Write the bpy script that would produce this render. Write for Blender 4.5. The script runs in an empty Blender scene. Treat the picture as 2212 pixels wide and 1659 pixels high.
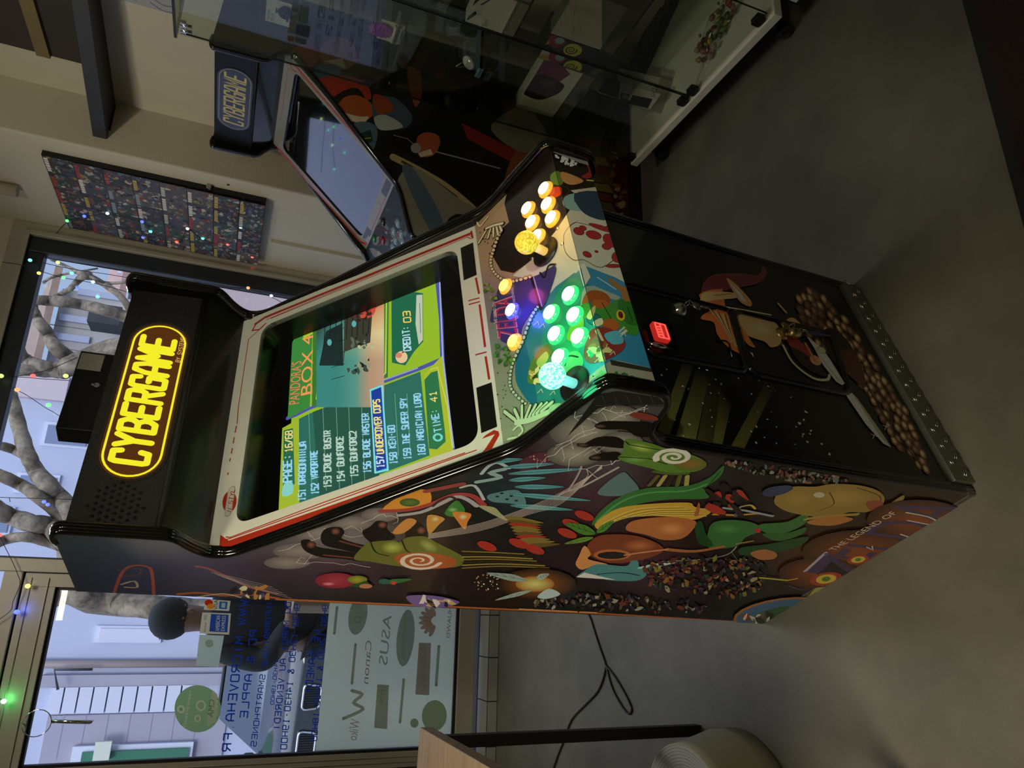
import bpy, bmesh, math, random
from mathutils import Vector, Matrix, geometry
import numpy as np
SC=bpy.context.scene; COL=SC.collection
PI=math.pi
# ------------------------------------------------------------ camera (photo is a portrait shot stored on its side)
F=1534.0
CAM=Vector((-0.166,-1.289,1.492))
FW=Vector((0.3045,0.8857,-0.3502)).normalized()
RT=Vector((0.9523,-0.2747,0.1331)); RT=(RT-FW*RT.dot(FW)).normalized()
UP=RT.cross(FW).normalized()
cd=bpy.data.cameras.new('camera'); cam=bpy.data.objects.new('camera',cd); COL.objects.link(cam)
cd.sensor_fit='HORIZONTAL'; cd.sensor_width=36.0; cd.lens=F/2212*36.0; cd.clip_start=0.02; cd.clip_end=200
m=Matrix((( -UP.x,RT.x,-FW.x,CAM.x),(-UP.y,RT.y,-FW.y,CAM.y),(-UP.z,RT.z,-FW.z,CAM.z),(0,0,0,1)))
cam.matrix_world=m; SC.camera=cam
# ------------------------------------------------------------ world, exposure
SC.view_settings.view_transform='Standard'; SC.view_settings.look='None'
SC.view_settings.exposure=0.0; SC.view_settings.gamma=1.0; SC.view_settings.use_curve_mapping=False
wd=bpy.data.worlds.new('sky'); SC.world=wd; wd.use_nodes=True
nt=wd.node_tree; bg=nt.nodes['Background']
tc=nt.nodes.new('ShaderNodeTexCoord'); sx=nt.nodes.new('ShaderNodeSeparateXYZ'); rp=nt.nodes.new('ShaderNodeValToRGB')
nt.links.new(tc.outputs['Generated'],sx.inputs[0]); nt.links.new(sx.outputs['Z'],rp.inputs[0]); nt.links.new(rp.outputs[0],bg.inputs[0])
el=rp.color_ramp.elements
el[0].position=0.0; el[0].color=(.46,.56,.78,1); el[1].position=1.0; el[1].color=(2.6,2.85,3.4,1)
e=el.new(.60); e.color=(.33,.47,.80,1); e=el.new(.74); e.color=(2.4,2.65,3.2,1)
bg.inputs[1].default_value=1.0
def spot(name,loc,tgt,power,col,ang,blend=.6,r=.08):
    l=bpy.data.lights.new(name,'SPOT'); l.energy=power; l.color=col; l.spot_size=math.radians(ang); l.spot_blend=blend; l.shadow_soft_size=r
    o=bpy.data.objects.new(name,l); COL.objects.link(o); o.location=loc
    o.rotation_euler=(Vector(tgt)-Vector(loc)).to_track_quat('-Z','Y').to_euler(); return o
def area(name,loc,tgt,power,col,sx_,sy_):
    l=bpy.data.lights.new(name,'AREA'); l.shape='RECTANGLE'; l.size=sx_; l.size_y=sy_; l.energy=power; l.color=col
    o=bpy.data.objects.new(name,l); COL.objects.link(o); o.location=loc
    o.rotation_euler=(Vector(tgt)-Vector(loc)).to_track_quat('-Z','Y').to_euler(); return o
sl=bpy.data.lights.new('hazy_sun','SUN'); sl.energy=1.7; sl.angle=.35; sl.color=(1,.95,.90)
so=bpy.data.objects.new('hazy_sun',sl); COL.objects.link(so); so.rotation_euler=Vector((.25,1,-.62)).to_track_quat('-Z','Y').to_euler()
WARM=(1.0,.90,.66)
area('ceiling_area_light',(-0.1,-1.75,2.88),(-0.1,-1.6,0),9,WARM,.5,.25)
spot('downlight_floor',(-1.0,-.75,2.9),(-.50,.45,0),240,WARM,66,.9,.38)
area('ceiling_area_light',(.1,1.75,2.93),(.1,1.85,0),15,(1,.93,.80),.5,.3)  # added fill light, no lamp seen here: brightens the window end
spot('cabinet_fill_spot',(.35,-2.3,2.55),(.30,.1,1.22),75,(1,.94,.78),30,.5,.06)  # added spot without a visible lamp, lifts the cabinet front but not the floor
spot('downlight_niche',(0.75,0.55,2.9),(1.95,1.35,1.9),26,(1,.92,.72),120,.8,.06)
# ------------------------------------------------------------ helpers
def lin(c):
    if isinstance(c,str):
        c=c.lstrip('#'); c=[int(c[i:i+2],16)/255 for i in (0,2,4)]
    return tuple((v/12.92 if v<=.04045 else ((v+.055)/1.055)**2.4) for v in c)
MATS={}
def mat(name,col=(.5,.5,.5),rough=.5,metal=0,emit=None,es=0,noise=0,nscale=8,bump=0,coat=0,attr=None,alpha=1,spec=.5,bscale=None,stretch=None):
    if name in MATS: return MATS[name]
    if isinstance(col,str): col=lin(col)
    m=bpy.data.materials.new(name); m.use_nodes=True; n=m.node_tree; b=n.nodes['Principled BSDF']
    b.inputs['Base Color'].default_value=(*col,1); b.inputs['Roughness'].default_value=rough; b.inputs['Metallic'].default_value=metal
    b.inputs['Specular IOR Level'].default_value=spec
    if coat: b.inputs['Coat Weight'].default_value=coat; b.inputs['Coat Roughness'].default_value=.06
    if emit is not None:
        e=lin(emit) if isinstance(emit,str) else emit
        b.inputs['Emission Color'].default_value=(*e,1); b.inputs['Emission Strength'].default_value=es
    if attr:
        a=n.nodes.new('ShaderNodeAttribute'); a.attribute_name='Col'
        if attr=='emit':
            n.links.new(a.outputs['Color'],b.inputs['Emission Color']); b.inputs['Emission Strength'].default_value=es; b.inputs['Base Color'].default_value=(.01,.01,.01,1)
        else: n.links.new(a.outputs['Color'],b.inputs['Base Color'])
    if noise or bump:
        t=n.nodes.new('ShaderNodeTexCoord'); mp=n.nodes.new('ShaderNodeMapping'); n.links.new(t.outputs['Object'],mp.inputs[0])
        if stretch: mp.inputs['Scale'].default_value=stretch
        tx=n.nodes.new('ShaderNodeTexNoise'); tx.inputs['Scale'].default_value=nscale; tx.inputs['Detail'].default_value=8; tx.inputs['Roughness'].default_value=.62
        n.links.new(mp.outputs[0],tx.inputs['Vector'])
        if noise and not attr:
            r=n.nodes.new('ShaderNodeValToRGB'); r.color_ramp.elements[0].position=.3; r.color_ramp.elements[1].position=.7
            r.color_ramp.elements[0].color=(*[c*(1-noise) for c in col],1); r.color_ramp.elements[1].color=(*[min(1,c*(1+noise)) for c in col],1)
            n.links.new(tx.outputs['Fac'],r.inputs[0]); n.links.new(r.outputs[0],b.inputs['Base Color'])
        if bump:
            bp=n.nodes.new('ShaderNodeBump'); bp.inputs['Strength'].default_value=bump; bp.inputs['Distance'].default_value=.004
            if bscale:
                t2=n.nodes.new('ShaderNodeTexNoise'); t2.inputs['Scale'].default_value=bscale; n.links.new(mp.outputs[0],t2.inputs['Vector']); n.links.new(t2.outputs['Fac'],bp.inputs['Height'])
            else: n.links.new(tx.outputs['Fac'],bp.inputs['Height'])
            n.links.new(bp.outputs[0],b.inputs['Normal'])
    MATS[name]=m; return m
def glassmat(name,tint=(1,1,1),ior=1.45,haze=0,hcol=(.8,.85,.8),rough=0.0):
    if name in MATS: return MATS[name]
    m=bpy.data.materials.new(name); m.use_nodes=True; n=m.node_tree; n.nodes.clear()
    o=n.nodes.new('ShaderNodeOutputMaterial'); t=n.nodes.new('ShaderNodeBsdfTransparent'); t.inputs[0].default_value=(*tint,1)
    g=n.nodes.new('ShaderNodeBsdfGlossy'); g.inputs['Roughness'].default_value=rough; f=n.nodes.new('ShaderNodeFresnel'); f.inputs[0].default_value=ior
    ge=n.nodes.new('ShaderNodeNewGeometry'); mx=n.nodes.new('ShaderNodeMix'); mx.inputs[2].default_value=ior; mx.inputs[3].default_value=1/ior
    n.links.new(ge.outputs['Backfacing'],mx.inputs[0]); n.links.new(mx.outputs[0],f.inputs[0])
    x=n.nodes.new('ShaderNodeMixShader'); n.links.new(f.outputs[0],x.inputs[0]); n.links.new(t.outputs[0],x.inputs[1]); n.links.new(g.outputs[0],x.inputs[2])
    out=x
    if haze:
        d=n.nodes.new('ShaderNodeBsdfDiffuse'); d.inputs[0].default_value=(*hcol,1); tr=n.nodes.new('ShaderNodeBsdfTranslucent'); tr.inputs[0].default_value=(*hcol,1)
        a=n.nodes.new('ShaderNodeMixShader'); a.inputs[0].default_value=.5; n.links.new(d.outputs[0],a.inputs[1]); n.links.new(tr.outputs[0],a.inputs[2])
        y=n.nodes.new('ShaderNodeMixShader'); y.inputs[0].default_value=haze; n.links.new(x.outputs[0],y.inputs[1]); n.links.new(a.outputs[0],y.inputs[2]); out=y
    n.links.new(out.outputs[0],o.inputs[0]); MATS[name]=m; return m
class MB:
    """collects shapes and links them as one mesh object"""
    def __init__(s): s.v=[];s.f=[];s.mi=[];s.sm=[];s.cur=0
    def add(s,vs,fs,smooth=False):
        b=len(s.v); s.v+= [tuple(v) for v in vs]
        for f in fs: s.f.append([b+i for i in f]); s.mi.append(s.cur); s.sm.append(smooth)
        return s
    def box(s,a,b,M=None):
        x0,y0,z0=a;x1,y1,z1=b
        if x0>x1:x0,x1=x1,x0
        if y0>y1:y0,y1=y1,y0
        if z0>z1:z0,z1=z1,z0
        v=[Vector(q) for q in ((x0,y0,z0),(x1,y0,z0),(x1,y1,z0),(x0,y1,z0),(x0,y0,z1),(x1,y0,z1),(x1,y1,z1),(x0,y1,z1))]
        if M: v=[M@q for q in v]
        return s.add(v,[(3,2,1,0),(4,5,6,7),(0,1,5,4),(1,2,6,5),(2,3,7,6),(3,0,4,7)])
    def cbox(s,c,sz,M=None): return s.box([c[i]-sz[i]/2 for i in range(3)],[c[i]+sz[i]/2 for i in range(3)],M)
    def rbox(s,a,b,r,M=None,axis=2,n=4):
        """box with corners rounded about an axis"""
        k=[i for i in range(3) if i!=axis]; lo=[min(a[i],b[i]) for i in range(3)]; hi=[max(a[i],b[i]) for i in range(3)]
        pts=[]
        for cx,cy,a0 in ((hi[k[0]]-r,hi[k[1]]-r,0),(lo[k[0]]+r,hi[k[1]]-r,90),(lo[k[0]]+r,lo[k[1]]+r,180),(hi[k[0]]-r,lo[k[1]]+r,270)):
            for j in range(n+1):
                t=math.radians(a0+90*j/n); pts.append((cx+r*math.cos(t),cy+r*math.sin(t)))
        def P(p,h): q=[0,0,0]; q[k[0]]=p[0]; q[k[1]]=p[1]; q[axis]=h; return Vector(q)
        v=[P(p,lo[axis]) for p in pts]+[P(p,hi[axis]) for p in pts]; L=len(pts)
        if M: v=[M@q for q in v]
        f=[list(range(L))[::-1],list(range(L,2*L))]+[(i,(i+1)%L,L+(i+1)%L,L+i) for i in range(L)]
        return s.add(v,f)
    def tube(s,pts,r,n=8,closed=False,cap=True):
        pts=[Vector(p) for p in pts]; rs=r if isinstance(r,(list,tuple)) else [r]*len(pts)
        L=len(pts); v=[]; prev=None
        for i,p in enumerate(pts):
            if closed: d=pts[(i+1)%L]-pts[i-1]
            else: d=pts[min(i+1,L-1)]-pts[max(i-1,0)]
            if d.length<1e-9: d=Vector((0,0,1))
            d.normalize()
            if prev is None:
                a=Vector((0,0,1)) if abs(d.z)<.9 else Vector((1,0,0)); nrm=d.cross(a).normalized()
            else:
                nrm=prev-d*prev.dot(d)
                nrm=nrm.normalized() if nrm.length>1e-6 else d.orthogonal().normalized()
            prev=nrm; bn=d.cross(nrm)
            for j in range(n):
                t=2*PI*j/n; v.append(p+(nrm*math.cos(t)+bn*math.sin(t))*rs[i])
        f=[]
        for i in range(L if closed else L-1):
            a=i*n;b=((i+1)%L)*n
            for j in range(n): f.append((a+j,a+(j+1)%n,b+(j+1)%n,b+j))
        s.add(v,f,True)
        if cap and not closed:
            s.add(v[:n],[list(range(n))[::-1]]); s.add(v[-n:],[list(range(n))])
        return s
    def lathe(s,prof,c=(0,0,0),axis=None,n=24,smooth=True):
        """profile of (radius,height) about an axis through c"""
        ax=Vector(axis).normalized() if axis else Vector((0,0,1)); u=ax.orthogonal().normalized(); w=ax.cross(u); c=Vector(c); v=[]
        for r,h in prof:
            for j in range(n):
                t=2*PI*j/n; v.append(c+ax*h+(u*math.cos(t)+w*math.sin(t))*r)
        f=[]
        for i in range(len(prof)-1):
            for j in range(n): f.append((i*n+j,i*n+(j+1)%n,(i+1)*n+(j+1)%n,(i+1)*n+j))
        s.add(v,f,smooth); return s
    def disc(s,c,r,axis,n=24):
        ax=Vector(axis).normalized(); u=ax.orthogonal().normalized(); w=ax.cross(u); c=Vector(c)
        return s.add([c+(u*math.cos(2*PI*j/n)+w*math.sin(2*PI*j/n))*r for j in range(n)],[list(range(n))])
    def sphere(s,c,r,n=16,sc=(1,1,1)):
        c=Vector(c); v=[];f=[]
        for i in range(n//2+1):
            th=PI*i/(n//2)
            for j in range(n):
                ph=2*PI*j/n; v.append(c+Vector((math.sin(th)*math.cos(ph)*r*sc[0],math.sin(th)*math.sin(ph)*r*sc[1],math.cos(th)*r*sc[2])))
        for i in range(n//2):
            for j in range(n): f.append((i*n+j,(i+1)*n+j,(i+1)*n+(j+1)%n,i*n+(j+1)%n))
        return s.add(v,f,True)
    def prism(s,pts,d):
        """closed planar 3D outline pushed along vector d"""
        P=[Vector(p) for p in pts]; d=Vector(d); L=len(P)
        tri=geometry.tessellate_polygon([P])
        v=P+[p+d for p in P]; f=[]
        for t in tri: f.append(tuple(t)); f.append((t[2]+L,t[1]+L,t[0]+L))
        f+=[(i,(i+1)%L,L+(i+1)%L,L+i) for i in range(L)]
        return s.add(v,f)
    def mat(s,i): s.cur=i; return s
    def build(s,name,m,parent=None,loc=None,bevel=0,fix=True):
        me=bpy.data.meshes.new(name); me.from_pydata(s.v,[],s.f)
        ms=m if isinstance(m,(list,tuple)) else [m]
        for q in ms: me.materials.append(q)
        for p,i,k in zip(me.polygons,s.mi,s.sm): p.material_index=i; p.use_smooth=k
        if fix:
            bm=bmesh.new(); bm.from_mesh(me); bmesh.ops.remove_doubles(bm,verts=bm.verts,dist=1e-6); bmesh.ops.recalc_face_normals(bm,faces=bm.faces); bm.to_mesh(me); bm.free()
        me.update(); o=bpy.data.objects.new(name,me); COL.objects.link(o)
        if parent: o.parent=parent
        if loc: o.location=loc
        if bevel:
            b=o.modifiers.new('bevel','BEVEL'); b.width=bevel; b.segments=2; b.limit_method='ANGLE'
        return o
def tag(o,label=None,cat=None,group=None,kind=None):
    if label: o['label']=label
    if cat: o['category']=cat
    if group: o['group']=group
    if kind: o['kind']=kind
    return o
def empty(name,loc=(0,0,0),rz=0):
    o=bpy.data.objects.new(name,None); COL.objects.link(o); o.location=loc; o.rotation_euler=(0,0,rz); o.empty_display_size=.05; return o
def frame(loc=(0,0,0),rz=0): return Matrix.Translation(loc)@Matrix.Rotation(rz,4,'Z')
WF=frame()
def hit(x,y,pt,n,fr=WF):
    """photo pixel -> point on the plane (pt, n) given in frame fr"""
    inv=fr.inverted(); U=1659-y; d=FW+RT*((U-829.5)/F)-UP*((x-1106)/F)
    o=inv@CAM; d=inv.to_3x3()@d; n=Vector(n); pt=Vector(pt)
    return o+d*((pt-o).dot(n)/d.dot(n))
def hx(x,y,X): return hit(x,y,(X,0,0),(1,0,0))
def hy(x,y,Y): return hit(x,y,(0,Y,0),(0,1,0))
def hz(x,y,Z=0): return hit(x,y,(0,0,Z),(0,0,1))
def P(s):
    if not isinstance(s,str): return list(s)
    return [tuple(float(q) for q in t.split(',')) for t in s.split()]
def smooth(pts,closed=True,k=4):
    L=len(pts); out=[]
    if L<3: return pts
    for i in range(L if closed else L-1):
        if closed: a,b,c,d=pts[i-1],pts[i],pts[(i+1)%L],pts[(i+2)%L]
        else: a,b,c,d=pts[max(i-1,0)],pts[i],pts[i+1],pts[min(i+2,L-1)]
        for j in range(k):
            t=j/k; out.append(tuple(.5*((2*b[q])+(-a[q]+c[q])*t+(2*a[q]-5*b[q]+4*c[q]-d[q])*t*t+(-a[q]+3*b[q]-3*c[q]+d[q])*t**3) for q in range(len(b))))
    if not closed: out.append(tuple(pts[-1]))
    return out
GL={'A':"0,0 0,4 1,6 3,6 4,4 4,0|0,2.4 4,2.4",'B':"0,0 0,6 3,6 4,5 4,4 3,3 0,3|3,3 4,2 4,1 3,0 0,0",'C':"4,4.7 3.6,6 .4,6 0,5.3 0,.7 .4,0 3.6,0 4,1.3",'D':"0,0 0,6 2.7,6 4,4.6 4,1.4 2.7,0 0,0",'E':"4,6 0,6 0,0 4,0|0,3 3.4,3",'F':"4,6 0,6 0,0|0,3 3.2,3",'G':"4,4.7 3.6,6 .4,6 0,5.3 0,.7 .4,0 3.6,0 4,.6 4,3 2.2,3",'H':"0,0 0,6|4,0 4,6|0,3 4,3",'I':"2,0 2,6",'J':"4,6 4,.8 3.3,0 .7,0 0,1.2",'K':"0,0 0,6|4,6 0,3 4,0",'L':"0,6 0,0 4,0",'M':"0,0 0,6 2,2.5 4,6 4,0",'N':"0,0 0,6 4,0 4,6",'O':".5,0 0,.6 0,5.4 .5,6 3.5,6 4,5.4 4,.6 3.5,0 .5,0",'P':"0,0 0,6 3.4,6 4,5.3 4,3.7 3.4,3 0,3",'Q':".5,0 0,.6 0,5.4 .5,6 3.5,6 4,5.4 4,.6 3.5,0 .5,0|2.5,1.5 4,-.3",'R':"0,0 0,6 3.4,6 4,5.3 4,3.7 3.4,3 0,3|2,3 4,0",'S':"4,5 3.4,6 .6,6 0,5.2 0,3.8 .6,3 3.4,3 4,2.2 4,.8 3.4,0 .6,0 0,1",'T':"2,0 2,6|0,6 4,6",'U':"0,6 0,.7 .6,0 3.4,0 4,.7 4,6",'V':"0,6 2,0 4,6",'W':"0,6 1,0 2,4 3,0 4,6",'X':"0,0 4,6|0,6 4,0",'Y':"0,6 2,3 4,6|2,3 2,0",'Z':"0,6 4,6 0,0 4,0",'0':".5,0 0,.6 0,5.4 .5,6 3.5,6 4,5.4 4,.6 3.5,0 .5,0",'1':"1,5 2,6 2,0|1,0 3,0",'2':"0,5 .6,6 3.4,6 4,5.2 4,3.8 0,0 4,0",'3':"0,6 3.4,6 4,5.3 4,3.7 3.3,3 1,3|3.3,3 4,2.3 4,.7 3.4,0 0,0",'4':"3,0 3,6 0,2 4,2",'5':"4,6 0,6 0,3.4 3.4,3.4 4,2.7 4,.7 3.4,0 0,0",'6':"4,6 1,6 0,5 0,.6 .6,0 3.4,0 4,.7 4,2.7 3.4,3.3 0,3.3",'7':"0,6 4,6 1.5,0",'8':".6,3.1 0,3.8 0,5.4 .6,6 3.4,6 4,5.4 4,3.8 3.4,3.1 .6,3.1 0,2.4 0,.6 .6,0 3.4,0 4,.6 4,2.4 3.4,3.1",'9':"0,0 3,0 4,1 4,5.4 3.4,6 .6,6 0,5.3 0,3.3 .6,2.7 4,2.7",'-':"1,3 3,3",'.':"1.8,.1 2.2,.1",':':"2,1.2 2,1.5|2,4.2 2,4.5",'/':"0,0 4,6",'&':"4,0 .6,4.6 .8,6 2.6,6 2.8,4.8 .2,2.4 0,.8 .8,0 2.6,0 4,2.4","'":"2,6 2,4.6",' ':"",'!':"2,6 2,2|2,0 2,.2"}
FONTC={}
def fontmesh(txt):
    if txt in FONTC: return FONTC[txt]
    c=bpy.data.curves.new('t','FONT'); c.body=txt; c.resolution_u=3; o=bpy.data.objects.new('t',c); COL.objects.link(o)
    dg=bpy.context.evaluated_depsgraph_get(); e=o.evaluated_get(dg); me=e.to_mesh(); me.calc_loop_triangles()
    v=[tuple(q.co[:2]) for q in me.vertices]; t=[tuple(q.vertices) for q in me.loop_triangles]
    e.to_mesh_clear(); bpy.data.objects.remove(o); bpy.data.curves.remove(c)
    if v:
        x0=min(q[0] for q in v);x1=max(q[0] for q in v)
    else: x0,x1=0,1
    r=([((q[0]-x0)/max(x1-x0,1e-6),q[1]/.7) for q in v],t); FONTC[txt]=r; return r
class Art:
    """flat printed artwork on one plane: coloured polygons stacked some hundredths of a millimetre apart"""
    EPS=1.0e-5
    def __init__(s,pt,n,fr=WF,gain=1.0,clip=None,lift=.0002,sat=1.0):
        s.pt=Vector(pt); s.n=Vector(n).normalized(); s.fr=fr; s.gain=gain; s.sat=sat
        a=Vector((0,0,1)) if abs(s.n.z)<.9 else Vector((0,1,0)); s.u=a.cross(s.n).normalized(); s.w=s.n.cross(s.u)
        s.z=lift; s.T=[]; s.clip=None
        if clip: s.setclip(clip)
    def uv(s,p3): d=Vector(p3)-s.pt; return (d.dot(s.u),d.dot(s.w))
    def px(s,x,y): return s.uv(hit(x,y,s.pt,s.n,s.fr))
    def setclip(s,pts2):
        t=geometry.tessellate_polygon([[Vector((p[0],p[1],0)) for p in pts2]]); s.clip=[]
        for q in t:
            tr=[pts2[i] for i in q]; ar=(tr[1][0]-tr[0][0])*(tr[2][1]-tr[0][1])-(tr[1][1]-tr[0][1])*(tr[2][0]-tr[0][0])
            if abs(ar)<1e-10: continue
            if ar<0: tr=tr[::-1]
            s.clip.append((tr,min(p[0] for p in tr),max(p[0] for p in tr),min(p[1] for p in tr),max(p[1] for p in tr)))
    def c(s,col):
        c=lin(col) if isinstance(col,str) else col
        if s.sat!=1:
            l=sum(c)/3; c=[l+(q-l)*s.sat for q in c]
        return tuple(max(0,min(.92,q*s.gain)) for q in c) if s.gain is not None else tuple(c)
    def tri(s,tr):
        if not s.clip: s.T.append((s.z,tr)); return
        x0=min(p[0] for p in tr);x1=max(p[0] for p in tr);y0=min(p[1] for p in tr);y1=max(p[1] for p in tr)
        for ct,a,b,c_,d in s.clip:
            if x1<a or x0>b or y1<c_ or y0>d: continue
            poly=list(tr)
            for i in range(3):
                A=ct[i];B=ct[(i+1)%3]; ex,ey=B[0]-A[0],B[1]-A[1]; out=[]
                def side(p): return ex*(p[1]-A[1])-ey*(p[0]-A[0])
                for j in range(len(poly)):
                    p,q=poly[j],poly[(j+1)%len(poly)]; sp,sq=side(p),side(q)
                    if sp>=0: out.append(p)
                    if (sp>=0)!=(sq>=0):
                        t=sp/(sp-sq); out.append(tuple(p[k]+(q[k]-p[k])*t for k in range(5)))
                poly=out
                if len(poly)<3: break
            if len(poly)>=3:
                for k in range(1,len(poly)-1): s.T.append((s.z,(poly[0],poly[k],poly[k+1])))
    def poly2(s,pts,col,cols=None,up=True):
        if up: s.z+=s.EPS
        t=geometry.tessellate_polygon([[Vector((p[0],p[1],0)) for p in pts]])
        cc=[s.c(q) for q in cols] if cols else [s.c(col)]*len(pts)
        for q in t: s.tri(tuple((pts[i][0],pts[i][1],*cc[i]) for i in q))
    def poly(s,pts,col=None,sm=False,cols=None):
        p=P(pts)
        if sm: p=smooth(p)
        s.poly2([s.px(*q) for q in p],col,cols)
    def line2(s,p,w,col,up=True,caps=True,closed=False):
        """mitred ribbon with round ends, so no two pieces lie in the same plane"""
        if up: s.z+=s.EPS
        c=s.c(col); q=[];ws0=w if isinstance(w,(list,tuple)) else [w]*len(p); ws=[]
        for pt,ww in zip(p,ws0):
            if not q or math.hypot(pt[0]-q[-1][0],pt[1]-q[-1][1])>1e-6: q.append(pt); ws.append(ww)
        if closed and len(q)>2 and math.hypot(q[0][0]-q[-1][0],q[0][1]-q[-1][1])<1e-6: q.pop(); ws.pop()
        L=len(q)
        if L<2: return
        Lf=[];Rt=[]
        def dr(i,j): d=(q[j][0]-q[i][0],q[j][1]-q[i][1]); l=math.hypot(*d) or 1e-9; return (d[0]/l,d[1]/l)
        for i in range(L):
            d1=dr(i-1,i) if (closed or i>0) else dr(0,1); d2=dr(i,(i+1)%L) if (closed or i<L-1) else d1
            n1=(-d1[1],d1[0]); n2=(-d2[1],d2[0]); m_=(n1[0]+n2[0],n1[1]+n2[1]); l=math.hypot(*m_)
            if l<.25: m_=n1; k=1
            else: m_=(m_[0]/l,m_[1]/l); k=min(1/max(.35,m_[0]*n1[0]+m_[1]*n1[1]),2.2)
            h=ws[i]/2*k; Lf.append((q[i][0]+m_[0]*h,q[i][1]+m_[1]*h,*c)); Rt.append((q[i][0]-m_[0]*h,q[i][1]-m_[1]*h,*c))
        if caps=='all':
            for i in range(L-1):
                d=dr(i,i+1); h=ws[i]/2; a,b=q[i],q[i+1]; A_,B_,C_,D_=[(p_[0]-d[1]*k_,p_[1]+d[0]*k_,*c) for p_,k_ in ((a,h),(b,h),(b,-h),(a,-h))]; s.tri((A_,B_,C_)); s.tri((A_,C_,D_))
        for i in range(0 if caps=='all' else (L if closed else L-1)):
            j=(i+1)%L; s.tri((Lf[i],Lf[j],Rt[j])); s.tri((Lf[i],Rt[j],Rt[i]))
        if caps and not closed:
            z=s.z
            for i in (range(L) if caps=='all' else (0,L-1)):
                r=ws[i]/2
                if r<.0007: continue
                s.z+=s.EPS*.3; k=14; cp=[(q[i][0]+r*math.cos(2*PI*j/k),q[i][1]+r*math.sin(2*PI*j/k),*c) for j in range(k)]
                for j in range(1,k-1): s.tri((cp[0],cp[j],cp[j+1]))
            if caps!='all': s.z=z+s.EPS*.6
    def line(s,pts,w,col,sm=False,closed=False,caps=True):
        p=P(pts)
        if sm: p=smooth(p,closed)
        s.line2([s.px(*q) for q in p],w,col,closed=closed,caps=caps)
    def ell(s,x,y,rx,ry,col,ang=0,rim=None,n=20,out=None):
        """ellipse in photo pixels; rim gives a radial gradient colour"""
        a=math.radians(ang); ca,sa=math.cos(a),math.sin(a); pts=[]
        for j in range(n):
            t=2*PI*j/n; ex,ey=rx*math.cos(t),ry*math.sin(t); pts.append(s.px(x+ex*ca-ey*sa,y+ex*sa+ey*ca))
        if rim is None: s.poly2(pts,col)
        else:
            s.z+=s.EPS; c0=s.c(col); c1=s.c(rim); o=s.px(x,y)
            for j in range(n): a_,b_=pts[j],pts[(j+1)%n]; s.tri(((*o,*c0),(*a_,*c1),(*b_,*c1)))
        if out: s.line2(pts,out[0],out[1],closed=True,caps=False)
    def aff(s,bl,br,tl,raw=False):
        if not raw: bl,br,tl=s.px(*bl),s.px(*br),s.px(*tl)
        return lambda a,b:(bl[0]+(br[0]-bl[0])*a+(tl[0]-bl[0])*b, bl[1]+(br[1]-bl[1])*a+(tl[1]-bl[1])*b)
    def text(s,txt,bl,br,tl,col,raw=False):
        A=s.aff(bl,br,tl,raw); v,t=fontmesh(txt); s.z+=s.EPS; c=s.c(col)
        for q in t: s.tri(tuple((*A(*v[i]),*c) for i in q))
    def stroke(s,txt,bl,br,tl,col,w=.9,raw=False,slant=0,gap=1.6,caps=True,lw=4):
        """block lettering: width w in glyph units (glyph is 4 x 6)"""
        A=s.aff(bl,br,tl,raw); n=len(txt); tot=n*lw+(n-1)*gap; s.z+=s.EPS
        p0=A(0,0);p1=A(0,1); h=math.hypot(p1[0]-p0[0],p1[1]-p0[1])/6
        for k,ch in enumerate(txt):
            for st in GL.get(ch.upper(),"").split('|'):
                if not st: continue
                pts=[A((k*(lw+gap)+x*lw/4+slant*y)/tot,y/6) for x,y in P(st)]
                s.z+=s.EPS*.4; s.line2(pts,w*h,col,up=False,caps=caps)
    def scatter(s,pts,n,rmin,rmax,cols,seed=1,el=2.2,ang=None,jag=.4):
        """small irregular printed patches inside a pixel polygon"""
        R=random.Random(seed); p=P(pts); xs=[q[0] for q in p]; ys=[q[1] for q in p]
        def ins(x,y):
            k=False
            for i in range(len(p)):
                a,b=p[i],p[i-1]
                if (a[1]>y)!=(b[1]>y) and x<(b[0]-a[0])*(y-a[1])/(b[1]-a[1])+a[0]: k=not k
            return k
        c=0; tr=0; zb0=s.z
        while c<n and tr<n*30:
            tr+=1; x=R.uniform(min(xs),max(xs)); y=R.uniform(min(ys),max(ys))
            if not ins(x,y): continue
            c+=1; r=R.uniform(rmin,rmax); a=math.radians(ang if ang is not None else R.uniform(0,180))+R.uniform(-.3,.3); e=R.uniform(1,el); m_=R.randint(5,9)
            q=[]
            for j in range(m_):
                t=2*PI*j/m_; rr=r*R.uniform(1-jag,1+jag); ex,ey=rr*e*math.cos(t),rr*math.sin(t); q.append((x+ex*math.cos(a)-ey*math.sin(a),y+ex*math.sin(a)+ey*math.cos(a)))
            s.z=zb0+s.EPS*(c%9); s.poly(q,R.choice(cols))
        s.z=zb0+s.EPS*11
    def emit_into(s,mb,mi=0):
        pass
    def build(s,name,m,parent=None):
        v=[];f=[];cl=[]
        for z,tr in s.T:
            b=len(v)
            (x0,y0),(x1,y1),(x2,y2)=[q[:2] for q in tr]
            ar=(x1-x0)*(y2-y0)-(y1-y0)*(x2-x0)
            if abs(ar)<1e-12: continue
            if ar<0: tr=tr[::-1]
            for q in tr: v.append(tuple(s.pt+s.u*q[0]+s.w*q[1]+s.n*z)); cl+= [q[2],q[3],q[4],1.0]
            f.append((b,b+1,b+2))
        me=bpy.data.meshes.new(name); me.from_pydata(v,[],f); me.materials.append(m)
        at=me.color_attributes.new('Col','FLOAT_COLOR','CORNER'); at.data.foreach_set('color',cl)
        me.update(); o=bpy.data.objects.new(name,me); COL.objects.link(o)
        if parent: o.parent=parent
        return o
PRINT=mat('printed_vinyl',(.5,.5,.5),.28,attr='base',coat=.25)
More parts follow.
